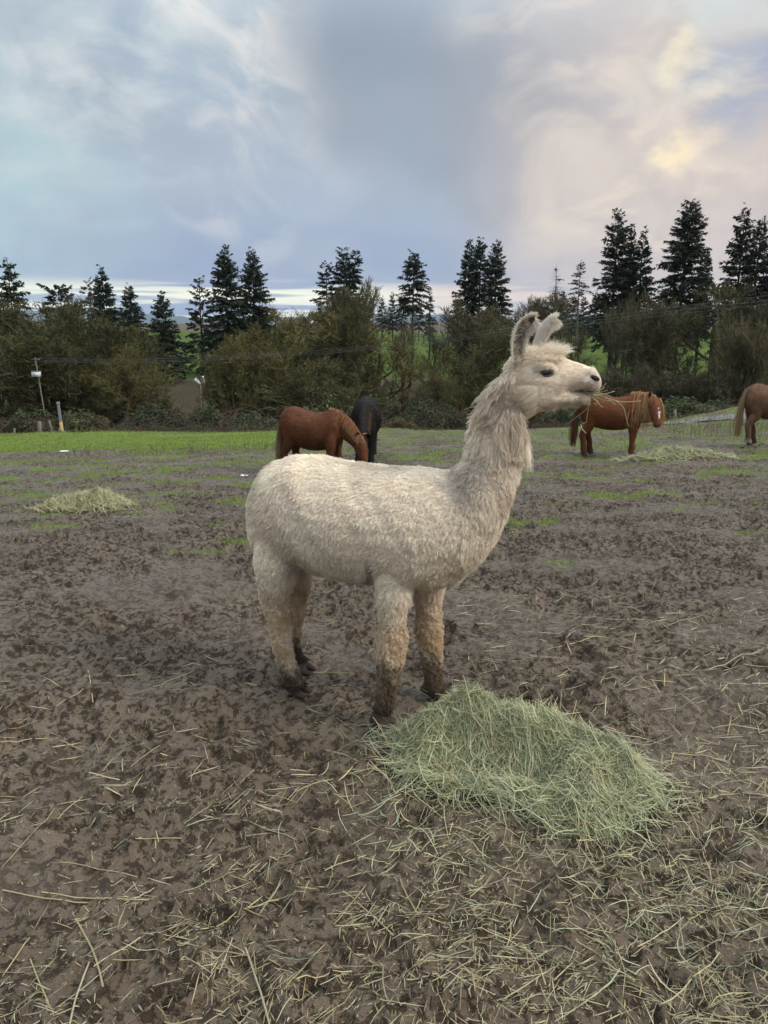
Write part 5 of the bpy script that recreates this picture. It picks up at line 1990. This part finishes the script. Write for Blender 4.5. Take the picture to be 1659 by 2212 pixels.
# hay litter, greener, round the pile
n = 1100
x = np.concatenate([rng.normal(.52, .42, n // 2), rng.normal(1.0, .42, n // 2)])
y = np.concatenate([rng.normal(2.15, .28, n // 2), rng.normal(1.75, .30, n // 2)])
k = y > .95
x, y = x[k], y[k]
n = len(x)
P, Wd, wd = lay_blades(x, y, ground_z, rng.uniform(.03, .13, n), rng.uniform(.0006, .0013, n), rng.uniform(0, 6.28, n), rng, .10, .35, 6, .003)
o = link('hay_litter', ribbons(P, Wd, wd, hay_colour(n, rng), 'hay_litter'), None, M_BLADE)
tag(o, 'loose green hay blades littered on the mud around the big pile', 'hay', kind='stuff')
# chaff
n = 9000
x, y = scatter(n, rng, 1.0, 4.5)
P, Wd, wd = lay_blades(x, y, ground_z, rng.uniform(.005, .022, n), rng.uniform(.0008, .0018, n), rng.uniform(0, 6.28, n), rng, .1, .1, 3, .002)
o = link('straw_chaff', ribbons(P, Wd, wd, straw_colour(n, rng) * .8, 'straw_chaff'), None, M_BLADE)
tag(o, 'fine straw chaff trodden into the foreground mud', 'chaff', kind='stuff')


# long single stalks: hollow tubes with joints
def stalk(pa, pb, r, rng, bend=0.0):
    def g(p):
        c, s_ = math.cos(PITCH), math.sin(PITCH)
        vv = (CY - p[1]) / FPX
        t = CAMH / (s_ - c * vv)
        return np.array([(p[0] - CX) / FPX * t, (c + s_ * vv) * t])
    a, b = g(pa), g(pb)
    tt = np.linspace(0, 1, 7)
    xy = a + (b - a) * tt[:, None]
    pr = np.array([-(b - a)[1], (b - a)[0]])
    xy = xy + pr * (bend * (tt - tt ** 2) * 2)[:, None]
    z = ground_z(xy[:, 0], xy[:, 1])
    A = np.polyfit(tt, z, 1)
    z = .4 * z + .6 * (A[0] * tt + A[1]) + max(0, (z - (A[0] * tt + A[1])).max()) * .45 + r * 1.1
    P = np.column_stack([xy, z])
    rad = np.full(7, r)
    mb = MB()
    off = P[3].copy()
    mb.tube(P - off, rad, 6)
    for q in (2, 4):
        mb.tube([P[q] - off - (P[q + 1] - P[q]) * .035, P[q] - off + (P[q + 1] - P[q]) * .035], r * 1.22, 6)
    me = mb.mesh('straw_stalk')
    set_col(me, straw_colour(1, rng)[0] * 1.08)
    o = link('straw_stalk', me, None, M_BLADE, True)
    o.location = tuple(off)
    tag(o, 'single long pale straw stalk lying loose on the foreground mud', 'straw', 'long straw stalks on the foreground mud')


ST = [((0, 1882), (190, 1914), .0026), ((85, 1885), (320, 1925), .0022), ((127, 1830), (293, 1857), .0024), ((160, 1952), (220, 2107), .0034), ((145, 2212), (190, 2052), .0030),
      ((528, 2005), (590, 2212), .0036), ((323, 1990), (533, 2022), .0022), ((200, 2065), (315, 1975), .0020), ((415, 2005), (300, 1985), .0018), ((350, 2162), (435, 2164), .0022),
      ((865, 1865), (905, 1940), .0030), ((740, 1880), (850, 1985), .0026), ((720, 1955), (790, 1870), .0022), ((880, 2205), (905, 1940), .0), ((612, 2100), (700, 2000), .0022),
      ((560, 1935), (620, 1828), .0024), ((465, 1965), (600, 1900), .0020), ((878, 2090), (945, 2086), .0024), ((190, 1638), (255, 1650), .0024), ((0, 1590), (100, 1570), .0020),
      ((40, 1760), (190, 1715), .0018), ((110, 1745), (175, 1690), .0026), ((0, 1840), (115, 1720), .0018), ((270, 1785), (390, 1775), .0018), ((280, 1630), (345, 1590), .0022),
      ((1090, 2120), (1200, 2060), .0022), ((1200, 2180), (1330, 2090), .0020), ((1430, 2130), (1560, 2010), .0022), ((1380, 2000), (1480, 1950), .0018), ((1010, 2160), (1075, 2195), .0024),
      ((980, 2010), (1100, 1975), .0020), ((1130, 1990), (1180, 2100), .0024), ((60, 2030), (100, 2130), .0026), ((0, 2070), (60, 1990), .0020), ((120, 2140), (240, 2060), .0018),
      ((640, 2080), (760, 2060), .0020), ((690, 2180), (770, 2090), .0022), ((420, 2190), (500, 2120), .0020), ((265, 1930), (330, 1880), .0018), ((430, 1880), (505, 1850), .0020),
      ((395, 1750), (455, 1700), .0020), ((560, 1760), (640, 1770), .0018), ((700, 1830), (790, 1800), .0018), ((1560, 2130), (1650, 2160), .0022), ((1490, 1960), (1600, 1900), .0018),
      ((1255, 1340), (1330, 1352), .0030), ((1200, 1385), (1280, 1370), .0026), ((1440, 1345), (1520, 1310), .0028), ((1530, 1440), (1640, 1410), .0026), ((1350, 1500), (1420, 1475), .0024),
      ((330, 1478), (420, 1455), .0020), ((120, 1520), (180, 1490), .0024), ((640, 1690), (720, 1655), .0018), ((190, 1450), (200, 1510), .0022), ((470, 2060), (500, 1990), .0022)]
rng = np.random.default_rng(31)
for pa, pb, r in ST:
    if r > 0:
        stalk(pa, pb, r * .75, rng, rng.normal(0, .05))


# ------------------------------------------------------------------ grass and weeds
def grass_blades(n, rng, box, hr, wr, dens, col, name, label, kind_cat='grass'):
    x0, x1, y0, y1 = box
    # even in the picture rather than on the plan
    X, Y = [], []
    got = 0
    while got < n:
        yy = y0 * (y1 / y0) ** rng.random(n * 2)
        xx = rng.uniform(-.56, .56, n * 2) * yy
        k = (xx > x0) & (xx < x1) & (rng.random(n * 2) < dens(xx, yy))
        X.append(xx[k]); Y.append(yy[k])
        got += k.sum()
        if got == 0:
            break
    x, y = np.concatenate(X)[:n], np.concatenate(Y)[:n]
    m = len(x)
    z = ground_z(x, y) - .005
    h = rng.uniform(*hr, m) * (1 + .03 * y)
    w = rng.uniform(*wr, m) * (1 + .09 * y)
    a = rng.random(m) * 6.28
    le = rng.uniform(.2, .9, m)
    d = np.stack([np.cos(a) * le, np.sin(a) * le, np.ones(m)], 1)
    sd = np.stack([-np.sin(a), np.cos(a), np.zeros(m)], 1)
    p = np.stack([x, y, z], 1)
    V = np.stack([p - sd * w[:, None], p + sd * w[:, None], p + d * h[:, None]], 1).reshape(-1, 3)
    c = np.array(col)[rng.integers(0, len(col), m)] * rng.uniform(.65, 1.25, (m, 1))
    o = link(name, np_mesh(name, V, np.arange(m * 3).reshape(-1, 3), np.repeat(c, 3, 0)), None, M_LEAF)
    tag(o, label, kind_cat, kind='stuff')


rng = np.random.default_rng(41)
GC = [(.13, .19, .042), (.17, .23, .058), (.20, .23, .08), (.16, .175, .062)]
grass_blades(52000, rng, (-30, 30, 4.2, 30), (.014, .04), (.0012, .0026), lambda x, y: grassmask(x, y) ** 1.5, GC, 'grass', 'short grazed grass in patches and on the left pasture')
grass_blades(9000, rng, (-30, 30, 6, 26), (.02, .06), (.0012, .0024), lambda x, y: .15 * ss(fbm(x / 1.2, y / .8, 3, 77), .05, .5) + .3 * np.exp(-((y - pasture_edge(x)) / .9) ** 2) * (x < 2) + .30 * ss(x, 5, 7) * ss(y, 18, 21),
             [(.20, .17, .11), (.16, .135, .09), (.24, .21, .14)], 'dry_grass', 'dead straw-coloured grass at the pasture edge', 'dry grass')


def weeds():
    rng = np.random.default_rng(51)
    mb = MB()
    spots = [(rng.uniform(150, 620), None, rng.uniform(.10, .30)) for _ in range(90)] + [(rng.uniform(1440, 1660), rng.uniform(19, 23), rng.uniform(.2, .6)) for _ in range(130)]
    for px, Y, h in spots:
        if Y is None:
            Y = float(pasture_edge((px - CX) / FPX * 17.5)) + rng.normal(0, .35)
        X = at(px, 980, Y)[0]
        p = np.array([X, Y, gz(X, Y) - .02])
        d = np.array([rng.normal(0, .18), rng.normal(0, .18), 1])
        mb.tube([p, p + d * h * .5, p + d * h], [.006, .005, .003], 3, cap=False)
        for _ in range(3):
            q = p + d * h * rng.uniform(.4, .95)
            mb.tube([q, q + np.array([rng.normal(0, .07), rng.normal(0, .07), rng.uniform(.03, .09)])], [.005, .002], 3, cap=False)
    o = mb.build('dead_weeds', simple('dead_stem', (.19, .16, .115), .9, .1, 5, (.12, .10, .075)))
    tag(o, 'thin dead weed stems along the pasture edge and right rise', 'weeds', kind='stuff')


weeds()


# ------------------------------------------------------------------ the damp air
def build_haze():
    mb = MB().box((-5600, -300, -45), (5600, 6900, 190))
    o = link('haze', mb.mesh('haze'))
    m = bpy.data.materials.new('damp_air')
    m.use_nodes = True
    nt = m.node_tree
    nt.nodes.clear()
    out = nd(nt, 'OutputMaterial')
    v = nd(nt, 'VolumePrincipled', {'Color': (.62, .74, .95), 'Density': 0.0001, 'Anisotropy': 0.0})
    nt.links.new(v.outputs[0], out.inputs['Volume'])
    o.data.materials.append(m)
    tag(o, 'thin blue damp air over the far fields and hills', 'haze', kind='stuff')


build_haze()
